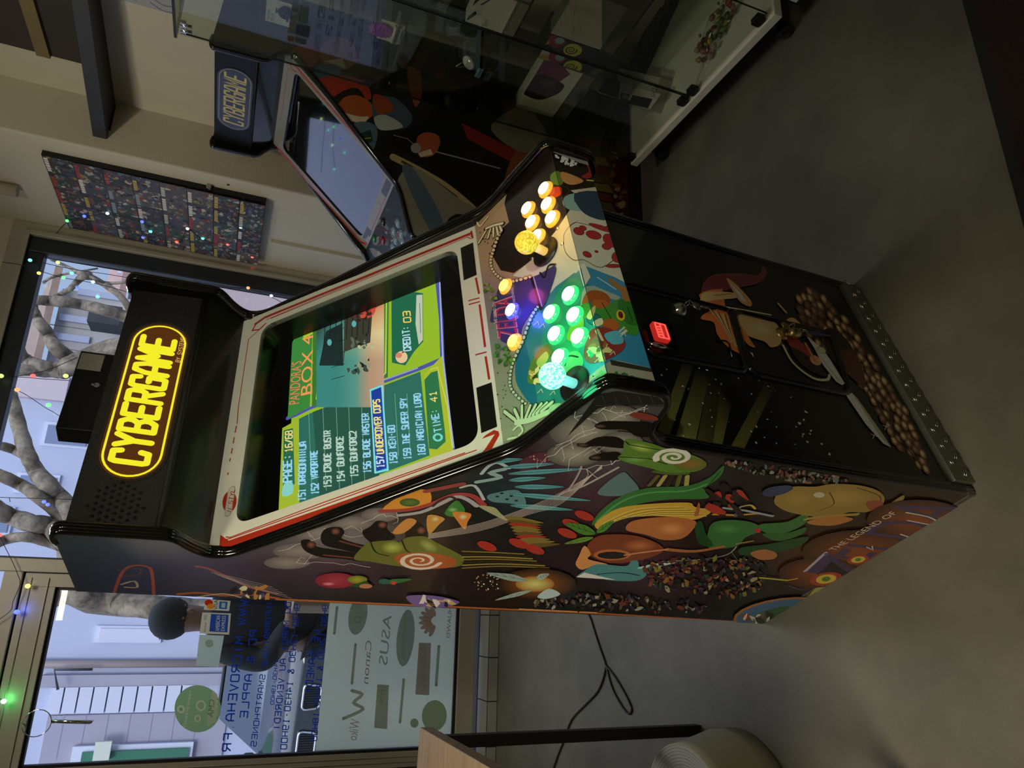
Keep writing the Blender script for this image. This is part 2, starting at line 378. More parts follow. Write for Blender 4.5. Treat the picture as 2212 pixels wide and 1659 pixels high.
def translucent_print(name,k=.5):
    m=bpy.data.materials.new(name); m.use_nodes=True; n=m.node_tree; n.nodes.clear(); o=n.nodes.new('ShaderNodeOutputMaterial'); a=n.nodes.new('ShaderNodeAttribute'); a.attribute_name='Col'
    d=n.nodes.new('ShaderNodeBsdfDiffuse'); t=n.nodes.new('ShaderNodeBsdfTranslucent'); x=n.nodes.new('ShaderNodeMixShader'); x.inputs[0].default_value=k
    n.links.new(a.outputs['Color'],d.inputs[0]); n.links.new(a.outputs['Color'],t.inputs[0]); n.links.new(d.outputs[0],x.inputs[1]); n.links.new(t.outputs[0],x.inputs[2]); n.links.new(x.outputs[0],o.inputs[0]); return m
PRINTT=translucent_print('window_vinyl'); PRINTD=translucent_print('opaque_window_vinyl',.12)
PRINTM=mat('printed_paper',(.5,.5,.5),.6,attr='base')
BLK=mat('black_laminate','#0b0b0a',.35,bump=.15,nscale=60)
GBLK=mat('glossy_black_trim','#060606',.12,coat=.6)
CHR=mat('chrome',(.75,.75,.75),.12,1)
PLAST=mat('black_plastic','#0d0d0d',.4)
# ------------------------------------------------------------ setting
def struct(o,label=None): o['kind']='structure'; return o
FLOORM=mat('vinyl_concrete_floor','#5d5a50',.42,noise=.30,nscale=2.6,bump=.12,bscale=120)
n_=FLOORM.node_tree
WALLM=mat('cream_wall_paint','#bdb6a2',.75,noise=.04,nscale=3,bump=.2,bscale=160)
CEILM=mat('white_ceiling_paint','#c8c4b8',.9,bump=.1,nscale=40)
ALU=mat('beige_metal_frame','#9c9684',.45,noise=.06,nscale=5)
DARKF=mat('dark_anthracite_frame','#23272c',.4)
GASK=mat('black_rubber_gasket','#050505',.6)
TILE=mat('pale_grey_tile','#8f9088',.35,noise=.08,nscale=4)
GROUT=mat('dark_grout','#2c2b28',.9)
GLASS=glassmat('window_glass',(.93,.96,.97))
YW=2.75
fl=struct(MB().box((-2.6,-3.2,-.1),(2.6,YW-.05,0)).build('floor',FLOORM))
struct(MB().box((-2.6,-3.2,3.0),(2.6,YW+.25,3.1)).build('ceiling',CEILM))
struct(MB().box((-2.7,-3.2,0),(-2.6,YW,3)).build('wall_left',WALLM))
struct(MB().box((-2.6,-3.3,0),(2.6,-3.2,3)).build('wall_back',WALLM))
# right wall, slightly out of square, and the pier beside the window
struct(MB().prism([(1.985,1.9,0),(2.5,-3.2,0),(2.75,-3.2,0),(2.75,1.9,0)],(0,0,3)).build('wall_right',WALLM))
struct(MB().box((1.73,1.88,0),(2.75,YW+.25,3)).build('wall_pier',WALLM,bevel=.008))
# window wall: masonry left of the door, above the glazing and under the window
wl=MB().box((-2.6,YW,0),(-1.02,YW+.25,3)); wl.box((-1.02,YW,2.72),(1.73,YW+.25,3)); wl.box((.03,YW,0),(1.69,YW+.25,.42))
struct(wl.build('wall_front',WALLM))
# window_1
w=empty('window_1',(0,YW,0)); w['kind']='structure'
f=MB(); f.box((1.575,-.0,.42),(1.66,.07,2.64)); f.box((.03,0,2.555),(1.575,.07,2.64)); f.box((.02,.02,.42),(.03,.07,2.64)); f.box((.03,0,.42),(1.575,.07,.5)); f.build('window_frame',DARKF,w,bevel=.004)
g=MB(); g.box((1.66,-.02,.42),(1.73,.05,2.64)); g.box((1.655,-.035,.42),(1.675,-.021,2.635)); g.box((.02,-.02,2.64),(1.73,.05,2.72)); g.box((.02,-.035,2.635),(1.675,-.021,2.66)); g.build('outer_frame',ALU,w,bevel=.004)
MB().box((.03,.03,.5),(1.575,.036,2.555)).build('pane',GLASS,w)
# door_1 with transom
d=empty('door_1',(0,YW,0)); d['kind']='structure'
f=MB(); f.box((-.04,-.03,.06),(.02,.06,2.72)); f.box((-1.02,-.03,.06),(-.955,.06,2.72)); f.box((-.955,-.03,2.325),(-.04,.06,2.40)); f.box((-.955,-.03,2.64),(-.04,.06,2.72)); f.build('door_frame',ALU,d,bevel=.004)
f=MB(); f.box((-.105,-.02,.09),(-.045,.04,2.315)); f.box((-.95,-.02,.09),(-.875,.04,2.315)); f.box((-.875,-.02,2.185),(-.105,.04,2.315)); f.box((-.875,-.02,.09),(-.105,.04,.185))
for zz in (2.215,2.285): f.box((-.93,-.026,zz),(-.065,-.02,zz+.006))
for xx in (-.925,-.90): f.box((xx,-.026,.1),(xx+.005,-.02,2.3))
f.build('door_leaf',ALU,d,bevel=.003)
f=MB()
for a,b in (((-.875,-.005,.185),(-.862,.03,2.185)),((-.118,-.005,.185),(-.105,.03,2.185)),((-.875,-.005,2.172),(-.105,.03,2.185)),((-.875,-.005,.185),(-.105,.03,.20)),((-.955,-.01,.08),(-.95,.03,2.32)),((-.955,-.01,2.315),(-.04,.03,2.325)),((-.045,-.01,.08),(-.04,.03,2.32))): f.box(a,b)
f.build('gasket',GASK,d)
MB().box((-.862,.01,.2),(-.118,.016,2.172)).build('pane',GLASS,d)
MB().box((-.955,.01,2.40),(-.04,.016,2.64)).build('transom_pane',GLASS,d)
h=MB(); p0=hy(113,1558,YW-.04);p1=hy(196,1560,YW-.04); h.tube([Vector(p0)-Vector((0,YW,0)),Vector(p1)-Vector((0,YW,0))],.009,12)
for q in (p0,p1): h.tube([(q.x,-.04,q.z),(q.x,.012,q.z)],.006,8)
h.build('door_handle',CHR,d)
# tiled step under the glazing
s_=MB(); s_.box((-1.3,2.6,0),(1.7,2.95,.055)); st=struct(s_.build('trim_1',GROUT))
X=-1.25
k=0
t_=MB()
for yy0,yy1,zz0,zz1 in ((2.592,2.6,.003,.052),(2.6,2.74,.055,.060)):
    X=-1.29+(.14 if k else 0)*0
    while X<1.68:
        t_.box((X+.003,yy0+.001,zz0),(min(X+.217,1.69),yy1-.001,zz1)); X+=.22
    k+=1
struct(t_.build('trim_2',TILE))
# vertical cable duct low on the pier
q0=hx(585,521,1.725); struct(MB().box((1.712,q0.y-.012,.2),(1.73,q0.y+.012,q0.z)).build('trim_3',WALLM,bevel=.002))
q=hx(15,400,1.72); struct(MB().tube([(1.70,q.y,2.62),(1.70,q.y,2.95)],.028,12).build('trim_4',mat('beige_pipe','#a69a80',.6)))
# ------------------------------------------------------------ arcade cabinets
CA=math.radians(21.5); CF=frame((0,0,0),CA); CW=.64
SIDE_PX="165,1277 122,1176 114,1163 121,1152 150,1152 250,1158 335,1163 364,1166 385,1173 410,1187 440,1199 470,1203 510,1197 560,1180 700,1131 900,1056 1040,1005 1095,985 1125,970 1160,947 1220,900 1280,855 1303,839 1328,834 1380,843 1425,852 1440,862 1440,880 1425,902 1410,925 1408,940 1418,953 1440,962 1600,990 1800,1023 2000,1053 2114,1070"
def chx(x,y,X): return hit(x,y,(X,0,0),(1,0,0),CF)
prof=[]
for x,y in P(SIDE_PX):
    q=chx(x,y,0); prof.append((q.y,q.z))
prof[-1]=(prof[-1][0],0.0)
q=chx(1648,1344,0); prof.append((q.y,0.0))
front=prof[:-1]
frontS=[front[0]]+smooth(front[1:],False,3)
profS=frontS+[prof[-1]]
I0=(.185,1.752); I1=(.178,1.598); I2=(.233,1.512); I3=(-.196,1.062); I4=(-.42,.974); I5=(-.418,.888); I6=(-.30,.83); I7=(-.262,.07)
x0,x1=.02,CW-.02
def slab(mb,a,b,t=.015,xa=x0,xb=x1):
    """panel between profile points a and b with thickness t behind it"""
    d=Vector((b[0]-a[0],b[1]-a[1])).normalized(); n=Vector((-d.y,d.x))
    if n.x<0: n=-n
    mb.prism([(xa,a[0],a[1]),(xb,a[0],a[1]),(xb,b[0],b[1]),(xa,b[0],b[1])],(0,n.x*t,n.y*t))
def outn(a,b):
    d=Vector((b[0]-a[0],b[1]-a[1])).normalized(); n=Vector((-d.y,d.x))
    if n.x>0: n=-n
    return (0,n.x,n.y)
def inter(a,b,lift): n=outn(a,b); return (0,a[0]+n[1]*lift,a[1]+n[2]*lift),n
BZM=mat('white_bezel_plastic','#a9aa9c',.35,attr='base')
SIGNM=mat('amber_backlit_sign',(.02,.02,.02),.2,attr='emit',es=1.0,coat=.5)
TUBEM=mat('smoked_tube_surround','#070707',.25)
SCRG=glassmat('monitor_cover_glass',(.96,.97,.96),1.3)
PLATE=mat('diamond_plate_steel','#8a8c80',.5,.8)
def rr2d(pts,r,n=5):
    """round the corners of a 2D polygon; r one radius or a list"""
    out=[];L=len(pts)
    for i in range(L):
        a,b,c=Vector(pts[i-1]),Vector(pts[i]),Vector(pts[(i+1)%L]); rr=r[i] if isinstance(r,list) else r
        u=(a-b).normalized(); v=(c-b).normalized(); A=b+u*rr; B=b+v*rr
        for j in range(n+1):
            t=j/n; q=A*(1-t)**2+b*2*t*(1-t)+B*t*t; out.append((q.x,q.y))
    return out
def signart(A,on,emit=True):
    """marquee oval with lettering, on the marquee plane; coordinates are metres across and up"""
    cx=CW/2; z0,z1=.018,.139
    def oval(x0,x1,y0,y1,r,n=10):
        return rr2d([(x0,y0),(x1,y0),(x1,y1),(x0,y1)],r,n)
    return oval
def cabinet(root,on=True,cut=None,cf=CF,art=None):
    prof_=[(min(a,cut),b) if cut else (a,b) for a,b in profS]
    # side panels and edge moulding
    for side,(xa,xb) in enumerate(((0,.02),(CW-.02,CW))):
        sp=MB().prism([(xa,a,b) for a,b in prof_],(xb-xa,0,0)).build('side_panel',BLK,root)
        if art and side in art: art[side](sp,prof_)
        fr=[(min(a,cut),b) if cut else (a,b) for a,b in frontS][1:]
        xm=(xa+xb)/2
        t=MB(); t.tube([(xm-.006,a,b) for a,b in fr],.0072,8); t.tube([(xm+.006,a,b) for a,b in fr],.0072,8); t.tube([(xm,a,b) for a,b in fr],.0085,8)
        t.build('edge_moulding',GBLK,root)
    yb=cut or .40
    yb-=.02
    # body behind: back, top, bottom
    b=MB(); b.box((x0,yb-.012,.03),(x1,yb,1.745)); b.box((x0,I0[0]+.01,1.735),(x1,yb,1.748)); b.box((x0,-.24,.03),(x1,yb,.05)); b.build('body',BLK,root)
    # marquee
    m=MB(); slab(m,I1,I0,.016); m.tube([(x0,I1[0]-.002,I1[1]+.004),(x1,I1[0]-.002,I1[1]+.004)],.006,8)
    mq=m.build('marquee_panel',mat('textured_black_marquee','#15130f',.45,bump=.5,nscale=420) if on else mat('navy_black_marquee','#05060a',.55,spec=.3),root)
    o,n=inter(I1,I0,.0012); w2=(I0[1]-I1[1])
    A=Art(o,n,cf,gain=1.0)   # u runs across, w up
    # u axis direction check: A.u should be +x
    sg=1 if A.u.x>0 else -1; H=w2
    def T(x,y): return (sg*x,y)
    lx0,lx1,ly0,ly1=(.165,.535,.020,.142) if on else (.135,.505,.020,.138)
    # values measured from the photographed sign
    if on:
        bl=A.px(322,1034);br=A.px(385,712);tl=A.px(222,1010);
        u0,u1=A.px(285,1035)[0],A.px(345,700)[0]; v0=A.px(378,880)[1]; v1=A.px(250,850)[1]
        lx0,lx1,ly0,ly1=u0,u1,v0,v1
    def ov(i):
        a,b,c,d=lx0+i,lx1-i,ly0+i,ly1-i; r=(d-c)/2; pts=[]
        for k in range(17): t=-PI/2+PI*k/16; pts.append((b-r+r*math.cos(t),c+r+r*math.sin(t)))
        for k in range(17): t=PI/2+PI*k/16; pts.append((a+r+r*math.cos(t),c+r+r*math.sin(t)))
        return pts
    YE,AM=((1.0,.86,.02),(.085,.022,.002)) if on else ('#b8a54a','#020203')
    A.poly2(ov(-.006),(.012,.008,.004) if on else '#050507')
    A.poly2(ov(0),AM if on else '#857e50'); 
    A.line2(ov(.006),.0042 if on else .002,YE,closed=True,caps=False)
    if not on: A.poly2(ov(.003),AM)
    # lettering
    W_=lx1-lx0;Ht=ly1-ly0; b0=(lx0+W_*.085,ly0+Ht*.25); b1=(lx1-W_*.115,ly0+Ht*.25); t0=(lx0+W_*.085,ly1-Ht*.20)
    if not on: b0=(lx0+W_*.09,ly0+Ht*.19); b1=(lx1-W_*.09,ly0+Ht*.19); t0=(lx0+W_*.09,ly1-Ht*.19)
    A.stroke("CYBERGAME",b0,b1,t0,YE,w=1.16 if on else .72,raw=True,slant=.14,gap=1.9,caps='all' if on else True)
    if on: A.stroke("by SYSTEME",(lx0+W_*.74,ly0+Ht*.08),(lx0+W_*.92,ly0+Ht*.08),(lx0+W_*.74,ly0+Ht*.155),(1.0,.5,.12),w=.75,raw=True,slant=.1,caps=False)
    A.build('marquee_sign',SIGNM if on else PRINT,mq)
    if on:
        gr=MB()
        for i in range(9):
            for j in range(9):
                a=(i-4)/4;b_=(j-4)/4
                if a*a+b_*b_>1.05: continue
                c=A.px(250,1095)
                px_=c[0]+a*.052+(.006 if j%2 else 0); py_=c[1]+b_*.046
                q=A.pt+A.u*px_+A.w*py_+A.n*.0006
                gr.lathe([(0,.0008),(.0024,.0008),(.0036,-.0006)],q,n,6,False)
        gr.build('speaker_grille',mat('speaker_hole_black','#010101',.9),mq)
    # header underside
    m=MB(); slab(m,I2,I1,.012); m.build('header_underside',mat('satin_black_underside','#1a1b14',.2,coat=.3),root)
    # bezel with monitor opening
    o,n=inter(I3,I2,0.0)
    A=Art(o,n,CF); ln=math.hypot(I2[0]-I3[0],I2[1]-I3[1])
    open_=rr2d([A.px(*q) for q in ((507,1134),(566,706),(986,535),(1036,953))],.035,8)
    outer=[(x0,0),(x1,0),(x1,ln),(x0,ln)]
    if A.u.x<0: outer=[(-a,b) for a,b in outer]
    t=geometry.tessellate_polygon([[Vector((*q,0)) for q in outer],[Vector((*q,0)) for q in open_]])
    allp=outer+open_; D=A.n*-.012
    p3=[A.pt+A.u*a+A.w*b for a,b in allp]; L=len(allp); f=[tuple(q) for q in t]+[tuple(i+L for i in q[::-1]) for q in t]; k=len(open_)
    f+=[(4+i,4+(i+1)%k,L+4+(i+1)%k,L+4+i) for i in range(k)]+[(i,(i+1)%4,L+(i+1)%4,L+i) for i in range(4)]
    bz=MB().add(p3+[q+D for q in p3],f).build('screen_bezel',mat('white_bezel','#dcdccc' ,.33,coat=.2) if on else mat('shaded_white_bezel','#7c7c74',.33,coat=.2),root)  # unlit cabinet: white bezel greyed, its dim light put into the colour
    # printed trim on bezel
    B=Art(o,n,CF,gain=1.3 if on else 1.0,lift=.0002)
    R1='#9a2a18'
    for pts in ("478,1158 475,1180 470,1183 700,1100 1062,968 1075,950 1098,920 1080,934 1062,935 1073,945 1058,958 900,1017 700,1089 500,1164",):
        pass
    B.poly("474,1181 476,1155 494,1168 700,1097 1041,978 1048,970 1069,938 1041,948 1049,940 1067,929 1077,932 1079,940 1054,985 1040,990 700,1108 500,1180",R1)
    B.line("488,1160 497,1161 700,1085 1005,978",.0022,R1,caps=False); B.line("486,1166 495,1164 700,1091 1030,972",.0022,R1,caps=False)
    B.line("552,700 572,686 1018,504",.0075,R1); B.line("1018,500 1021,514",.0045,R1); B.line("585,688 1010,512 1018,516",.002,R1,caps=False); B.line("575,691 1010,507 1020,512",.0016,R1,caps=False)
    B.line("552,702 545,714 560,712 575,698",.0035,R1,caps=False); B.line("570,704 537,733 515,880",.002,R1,caps=False); B.line("515,880 512,916",.0022,R1,caps=False)
    for a,b_ in (("511,920","508,935"),("506,945","504,958"),("502,968","500,980"),("498,990","496,997"),("493,1021","492,1026")): B.line(a+' '+b_,.003,R1,caps=False)
    for a,b_ in (("1028,600","1035,635"),("1036,658","1048,750"),("1049,770","1057,820")): B.line(a+' '+b_,.0045,R1,caps=False)
    for x,y in ((1022,647),(1023,655),(1037,764)): B.line([(x-7,y+2),(x+13,y-3)],.0032,R1); B.ell(x-9,y+3,1.5,1.5,R1)
    B.poly("995,536 1022,524 1030,594 1002,606",'#10110f'); B.poly("1029,838 1062,826 1074,922 1040,936",'#10110f')
    if on:
        B.ell(496,1084,15,23,R1,ang=8); B.line("493,1108 501,1058",.018,'#b4b5a6'); B.line("493,1108 501,1058",.0155,R1,caps=True); B.line("493,1108 501,1058",.014,'#b4b5a6',caps=True)
        B.stroke("N'STYL",(500,1106),(508,1058),(491,1104),R1,w=.8,caps=False)
    B.build('bezel_print',PRINT,bz)
    # monitor behind
    dp=.075
    o2=Vector(o)-Vector(n)*dp
    mon=MB(); 
    for i in range(4):
        a,b_=outer[i],outer[(i+1)%4]
    q=[A.pt+A.u*a+A.w*b for a,b in open_]; q2=[v-A.n*dp for v in q]; kk=len(q)
    mon.add(q+q2,[(i,(i+1)%kk,kk+(i+1)%kk,kk+i) for i in range(kk)]+[list(range(kk,2*kk))])
    mn=mon.build('monitor_surround',TUBEM,root)
    g=MB().add([v-A.n*.006 for v in q],[list(range(kk))]).build('cover_glass',SCRG if on else mat('dark_monitor_glass','#030405',.02,coat=1,spec=1),root,fix=False)
    # control panel
    m=MB(); slab(m,I3,I4,.016); slab(m,I4,I5,.016); 
    m.prism([(x0,I5[0],I5[1]),(x1,I5[0],I5[1]),(x1,I6[0],I6[1]),(x0,I6[0],I6[1])],(0,.006,.014))
    cp=m.build('control_panel',BLK,root)
    # lower front
    m=MB(); slab(m,I7,I6,.018); fp=m.build('front_panel',BLK,root)
    return mq,bz,mn,cp,fp
# ------------------------------------------------------------ printed artwork of the near cabinet (abstract stand-ins, lettering as it is)
def agrid(A,xs,ys,rows):
    A.z+=A.EPS
    p=[[(*A.px(x,y),*A.c(rows[j][i])) for i,x in enumerate(xs)] for j,y in enumerate(ys)]
    for j in range(len(ys)-1):
        for i in range(len(xs)-1):
            A.tri((p[j][i],p[j][i+1],p[j+1][i+1])); A.tri((p[j][i],p[j+1][i+1],p[j+1][i]))
def spiral(A,x,y,r,w,col,turns=2.2,sq=.55,a0=0,dr=.12,flip=1):
    pts=[];ws=[]
    n=34
    for i in range(n):
        t=i/(n-1); a=a0+flip*turns*2*PI*t; rr=r*(1-t)+r*dr*t; pts.append(A.px(x+rr*math.cos(a),y+rr*sq*math.sin(a))); ws.append(w*(1-.6*t))
    A.line2(pts,ws,col)
def leaf(A,p0,p1,w,col,vein=None):
    ax,ay=p0;bx,by=p1; dx,dy=bx-ax,by-ay; l=math.hypot(dx,dy); nx,ny=-dy/l*w,dx/l*w
    A.poly([(ax,ay),(ax+dx*.3+nx,ay+dy*.3+ny),(ax+dx*.65+nx*.8,ay+dy*.65+ny*.8),(bx,by),(ax+dx*.65-nx*.8,ay+dy*.65-ny*.8),(ax+dx*.3-nx,ay+dy*.3-ny)],col,sm=True)
    if vein:
        A.line([(ax,ay),(bx,by)],.0012,vein,caps=False)
        for t in (.3,.5,.7): 
            for s_ in (1,-1): A.line([(ax+dx*t,ay+dy*t),(ax+dx*(t+.15)+s_*nx*.7,ay+dy*(t+.15)+s_*ny*.7)],.0009,vein,caps=False)
def bolt(A,pts,w,col,seed=1,br=2):
    R=random.Random(seed); p=P(pts); q=[p[0]]
    for a,b in zip(p,p[1:]):
        for t in (.25,.5,.75): q.append((a[0]+(b[0]-a[0])*t+R.uniform(-4,4),a[1]+(b[1]-a[1])*t+R.uniform(-4,4)))
        q.append(b)
    A.line(q,w,col,caps=False)
    for _ in range(br):
        a=R.choice(q); b=(a[0]+R.uniform(-25,25),a[1]+R.uniform(-25,25)); c=(b[0]+R.uniform(-15,15),b[1]+R.uniform(-15,15)); A.line([a,b,c],w*.6,col,caps=False)
def side_art1(sp,pr):
    A=Art((0,0,0),(-1,0,0),CF,gain=1.9,lift=.0004)
    A.setclip([A.uv((0,a,b)) for a,b in pr])
    agrid(A,[60,180,300,420,560,700,900,1100,1250,1400,1600,1800,2150],[820,940,1060,1140,1220,1300,1360],
     [['#2c3b45']*6+['#1a1414','#2a1a20','#585856','#4a4a4a','#101010','#101010','#0c0c0c'],
      ['#2c3b45']*6+['#1a1414','#2a1a20','#4a4a50','#3a3038','#120e0e','#100c0c','#100c0a'],
      ['#34434c','#34434c','#4a5058','#50505a','#4a4450','#3a3030','#0c1210','#1c2a30','#3a2630','#2a1820','#100c0a','#140e0a','#281408'],
      ['#3a4a55','#33424c','#6a6c74','#565a64','#55505a','#706a6c','#2a2222','#141414','#180e10','#241010','#100c0a','#2a170e','#38200f'],
      ['#2c3c4a','#26344a','#2c3450','#3f3c58','#33283a','#3a2c38','#20141a','#160f10','#201018','#381a28','#140e0e','#4a2814','#38200f'],
      ['#20303a','#242c48','#26244c','#24222c','#1c1c20','#16161a','#120e0c','#1a1008','#10100e','#1a1014','#0e0c0a','#18120c','#201008'],
      ['#20282c','#24242c','#1c1c24','#1c1c20','#141416','#121214','#100e0c','#140e0a','#0e0c0a','#100c0c','#0a0908','#120e0a','#1a0e08']])
    G='#2d5c2e';GD='#173a1c';YL='#a8862e';TN='#93592f';BR='#652f16';WH='#9a9890';RD='#8c2a20';TE='#3f7278';OR='#8a4a22';DK='#0c0908'
    # top corner ornament and comet streak
    A.line("246,1283 262,1240 285,1222 322,1225 330,1250 332,1283",.006,'#84443c',sm=True); A.line("262,1262 290,1255 296,1268 270,1268",.005,'#8d8478',sm=True); A.line("255,1232 300,1228 300,1240 262,1246",.003,'#5c3a3e',sm=True)
    A.line("425,1223 450,1228 500,1250 540,1268 600,1282",.008,'#7a4a4e',sm=True); 
    for k in range(5): A.line([(455+k*8,1236+k*3),(520+k*14,1250+k*7),(590+k*10,1268+k*6)],.0012,'#8f8a8c',sm=True,caps=False)
    A.line("385,1283 430,1280 480,1286 540,1284 600,1292",.009,'#8a4a30',sm=True); A.line("420,1290 480,1282 520,1290",.004,'#a49684',sm=True)
    A.scatter("505,1268 575,1262 580,1290 510,1292",14,3,7,['#c8b48c','#1a1420','#4a3c66','#9a6a3c'],3)
    A.line("600,1294 900,1307 1300,1325 1600,1343",.010,'#94502a'); A.line("1120,1315 1290,1323",.006,'#c09058',caps=False)
    # clouds and bolts
    for x,y,rx,ry in ((690,1150,60,22),(650,1190,60,18),(760,1130,50,16),(820,1112,40,16),(620,1215,50,14)): A.ell(x,y,rx,ry,'#7c7573',rim='#5a5356')
    for k,b in enumerate(("600,1190 680,1165 760,1135","640,1215 720,1215 800,1225","700,1140 760,1160 850,1150","780,1130 830,1110 860,1120")): bolt(A,b,.0012,'#b8b0ac',k)
    # first dark hand with a green glove
    for f in ("650,1168 668,1165 686,1180 745,1190 792,1200 782,1212 745,1207 690,1202 658,1188","693,1156 706,1140 735,1138 744,1150 738,1162 765,1172 792,1180 778,1194 740,1187 700,1176","782,1150 800,1136 815,1124 836,1128 836,1142 853,1162 806,1172","876,1152 882,1132 903,1127 920,1146 914,1162 880,1166"): A.poly(f,DK,sm=True)
    for x,y in ((672,1176),(725,1147),(826,1133),(910,1145)): A.ell(x,y,10,8,'#7c4a40',rim='#23120f')
    A.line("700,1198 760,1204",.006,'#5a3028'); A.line("735,1168 785,1182",.006,'#5a3028')
    A.poly("786,1178 800,1170 850,1166 862,1170 880,1160 918,1158 945,1172 985,1192 1002,1205 992,1222 940,1226 860,1222 800,1212 764,1206",'#555a26',sm=True)
    A.ell(848,1182,26,14,'#9aa04c',rim='#555a26'); A.ell(925,1178,24,12,'#8a9050',rim='#555a26',ang=30); A.line("800,1168 812,1192 840,1200",.003,'#0e1208',sm=True); A.line("868,1166 880,1190 905,1195",.003,'#0e1208',sm=True)
    A.poly("852,1200 900,1192 960,1198 985,1210 975,1224 920,1228 870,1222",'#8a4a24',sm=True); spiral(A,906,1210,46,.011,'#b9a8a0',2.1,.42,.3)
    for k in range(7): A.line([(1000,1190+k*6),(1060+k*4,1192+k*5),(1130+k*9,1196+k*5)],.006,['#6a5c2a','#2a2414','#80703a'][k%3],sm=True)
    # warped mask-like swirl: bands, cones and feathers
    A.poly("826,1100 880,1062 925,1058 930,1085 900,1098",'#c07c2c',sm=True); A.ell(885,1084,22,9,'#4e6a34',rim='#2e4a20')
    A.line("824,1103 880,1100 930,1088 980,1068 1020,1070 1045,1090",.012,'#8a3434',sm=True); A.line("862,1112 910,1105 950,1088 985,1072 1010,1078 1030,1092",.010,'#8f8c94',sm=True); A.line("935,1092 950,1080 975,1072 995,1086",.006,'#1c1820',sm=True)
    A.poly("960,1108 985,1080 1005,1102 985,1115",'#2c6a30',sm=True); A.ell(978,1100,12,6,'#7aa870',rim='#2c6a30')
    A.line("920,1060 960,1052 1000,1044",.012,'#7c3434',sm=True); A.line("1030,1040 1080,1030 1060,1020 1090,1012",.010,'#7c9498',sm=True); A.line("995,1052 1025,1048 1045,1078",.006,'#9aa0a4',sm=True)
    A.line("1040,1022 1055,1006 1075,998 1100,1010",.007,'#8fa4aa',sm=True)
    for pts,c0 in (("848,1150 866,1128 884,1118 900,1126 872,1150",'#a8743c'),("924,1112 960,1118 948,1132 926,1152",'#a87a38'),("978,1105 1017,1108 1010,1126 1004,1143 988,1124",'#b07030'),("1034,1093 1066,1094 1080,1106 1097,1125",'#8a8a6c')):
        A.poly(pts,c0,sm=True)
    A.ell(1000,1115,10,7,'#e0c090',rim='#b07030'); A.ell(940,1120,9,6,'#d8c088',rim='#a87a38')
    A.poly("1052,1070 1075,1062 1120,1058 1136,1088 1100,1086 1062,1082",'#4c7076',sm=True)
    for x,y in ((1074,1071),(1095,1077),(1104,1070),(1115,1080),(1084,1064)): A.ell(x,y,4,1.8,'#12181a')
    A.poly("1122,998 1150,980 1200,972 1245,975 1235,992 1180,1000 1130,1020",'#4a2634',sm=True); A.scatter("1135,985 1220,975 1225,990 1150,1000",24,.8,1.6,['#c09890','#a87880'],5,1.2)
    for a,b in (((1090,1008),(1200,1000)),((1095,1022),(1265,1011)),((1098,1036),(1180,1030)),((1110,1050),(1220,1050)),((1100,1065),(1280,1080)),((1100,1090),(1240,1100)),((1060,995),(1130,990))): leaf(A,a,b,5,'#4d8790'); A.line([a,b],.0012,'#0f2426',caps=False)
    for k in range(9): A.line([(925,1152+k*1.2),(1040,1128+k*2),(1140,1094+k*2),(1215,1060+k*3),(1300,1010-k)],.0012,'#a89a94',sm=True,caps=False)
    A.line("1208,1068 1222,1060 1260,1048 1335,1008",.006,'#8f8c84',sm=True); A.line("1212,964 1240,970 1256,1000 1245,1030 1225,1060",.004,'#8c8484',sm=True)
    A.poly("1290,1062 1340,1020 1360,1028 1380,1060 1330,1070",'#4c6468',sm=True)
    for k in range(10): leaf(A,(1090+k*4,1116+k*7),(1175-k*5+k*k,1128+k*5),5,['#6c5a28','#52431e',RD,'#6c5a28'][k%4])
    for x,y in ((1052,1178),(1120,1172),(1155,1185),(1235,1130),(1262,1112),(1225,1150)): A.ell(x,y,22,9,RD,ang=20)
    # stormy patch and second hand
    for x,y,rx,ry in ((1260,930,75,38),(1330,900,55,28),(1240,980,60,26),(1340,955,50,25)): A.ell(x,y,rx,ry,'#8c897f',rim='#4c4b48')
    for k,b in enumerate(("1200,960 1260,930 1330,900 1400,880","1230,990 1280,960 1340,965","1240,900 1290,890 1330,860","1180,985 1240,950 1290,930","1300,880 1360,890 1400,870","1250,1010 1320,1000 1340,990")): bolt(A,b,.0013,'#cfc8bc',k+20,4)
    A.poly("1225,940 1290,850 1330,843 1420,858 1432,872 1330,872 1290,880",'#191919'); 
    for x in range(1300,1420,26): A.line([(x,852),(x+8,870)],.0014,'#2e2e2c',caps=False)
    A.line("1285,873 1435,876",.0014,'#383632',caps=False)
    for f in ("1284,918 1300,908 1340,907 1402,911 1414,926 1408,940 1374,940 1350,926 1300,925","1245,956 1262,955 1290,942 1330,941 1352,955 1348,966 1290,961 1260,964","1272,985 1290,978 1330,973 1342,982 1332,991 1280,992"): A.poly(f,DK,sm=True)
    A.poly("1359,894 1372,888 1400,892 1420,900 1416,906 1380,903",'#6c3026',sm=True)
    for x,y in ((1296,918),(1258,959),(1286,986)): A.ell(x,y,13,4,'#564636',rim='#1a1410')
    A.poly("1348,950 1362,946 1405,955 1438,966 1500,982 1526,1000 1502,1016 1440,1018 1400,1008 1352,996 1334,986 1345,975",'#4c6c2a',sm=True)
    A.ell(1385,965,30,10,'#94a850',rim='#4c6c2a',ang=12); A.ell(1372,990,28,8,'#64904c',rim='#4c6c2a'); A.line("1350,950 1358,958 1440,972",.002,'#0c1408',caps=False); A.line("1336,984 1400,988 1440,1000",.002,'#0c1408',caps=False)
    A.ell(1490,1000,36,14,'#7c5a2c',rim='#4c5a28'); spiral(A,1455,985,40,.012,'#c8c0b0',2.0,.45,2.8)
    A.line("1412,1016 1450,1021 1486,1020",.008,'#3c5424',sm=True)
    for k in range(5): A.line([(1420+k*16,1026),(1402+k*20,1046)],.009,['#4c4c24','#8c8448','#242010'][k%3])
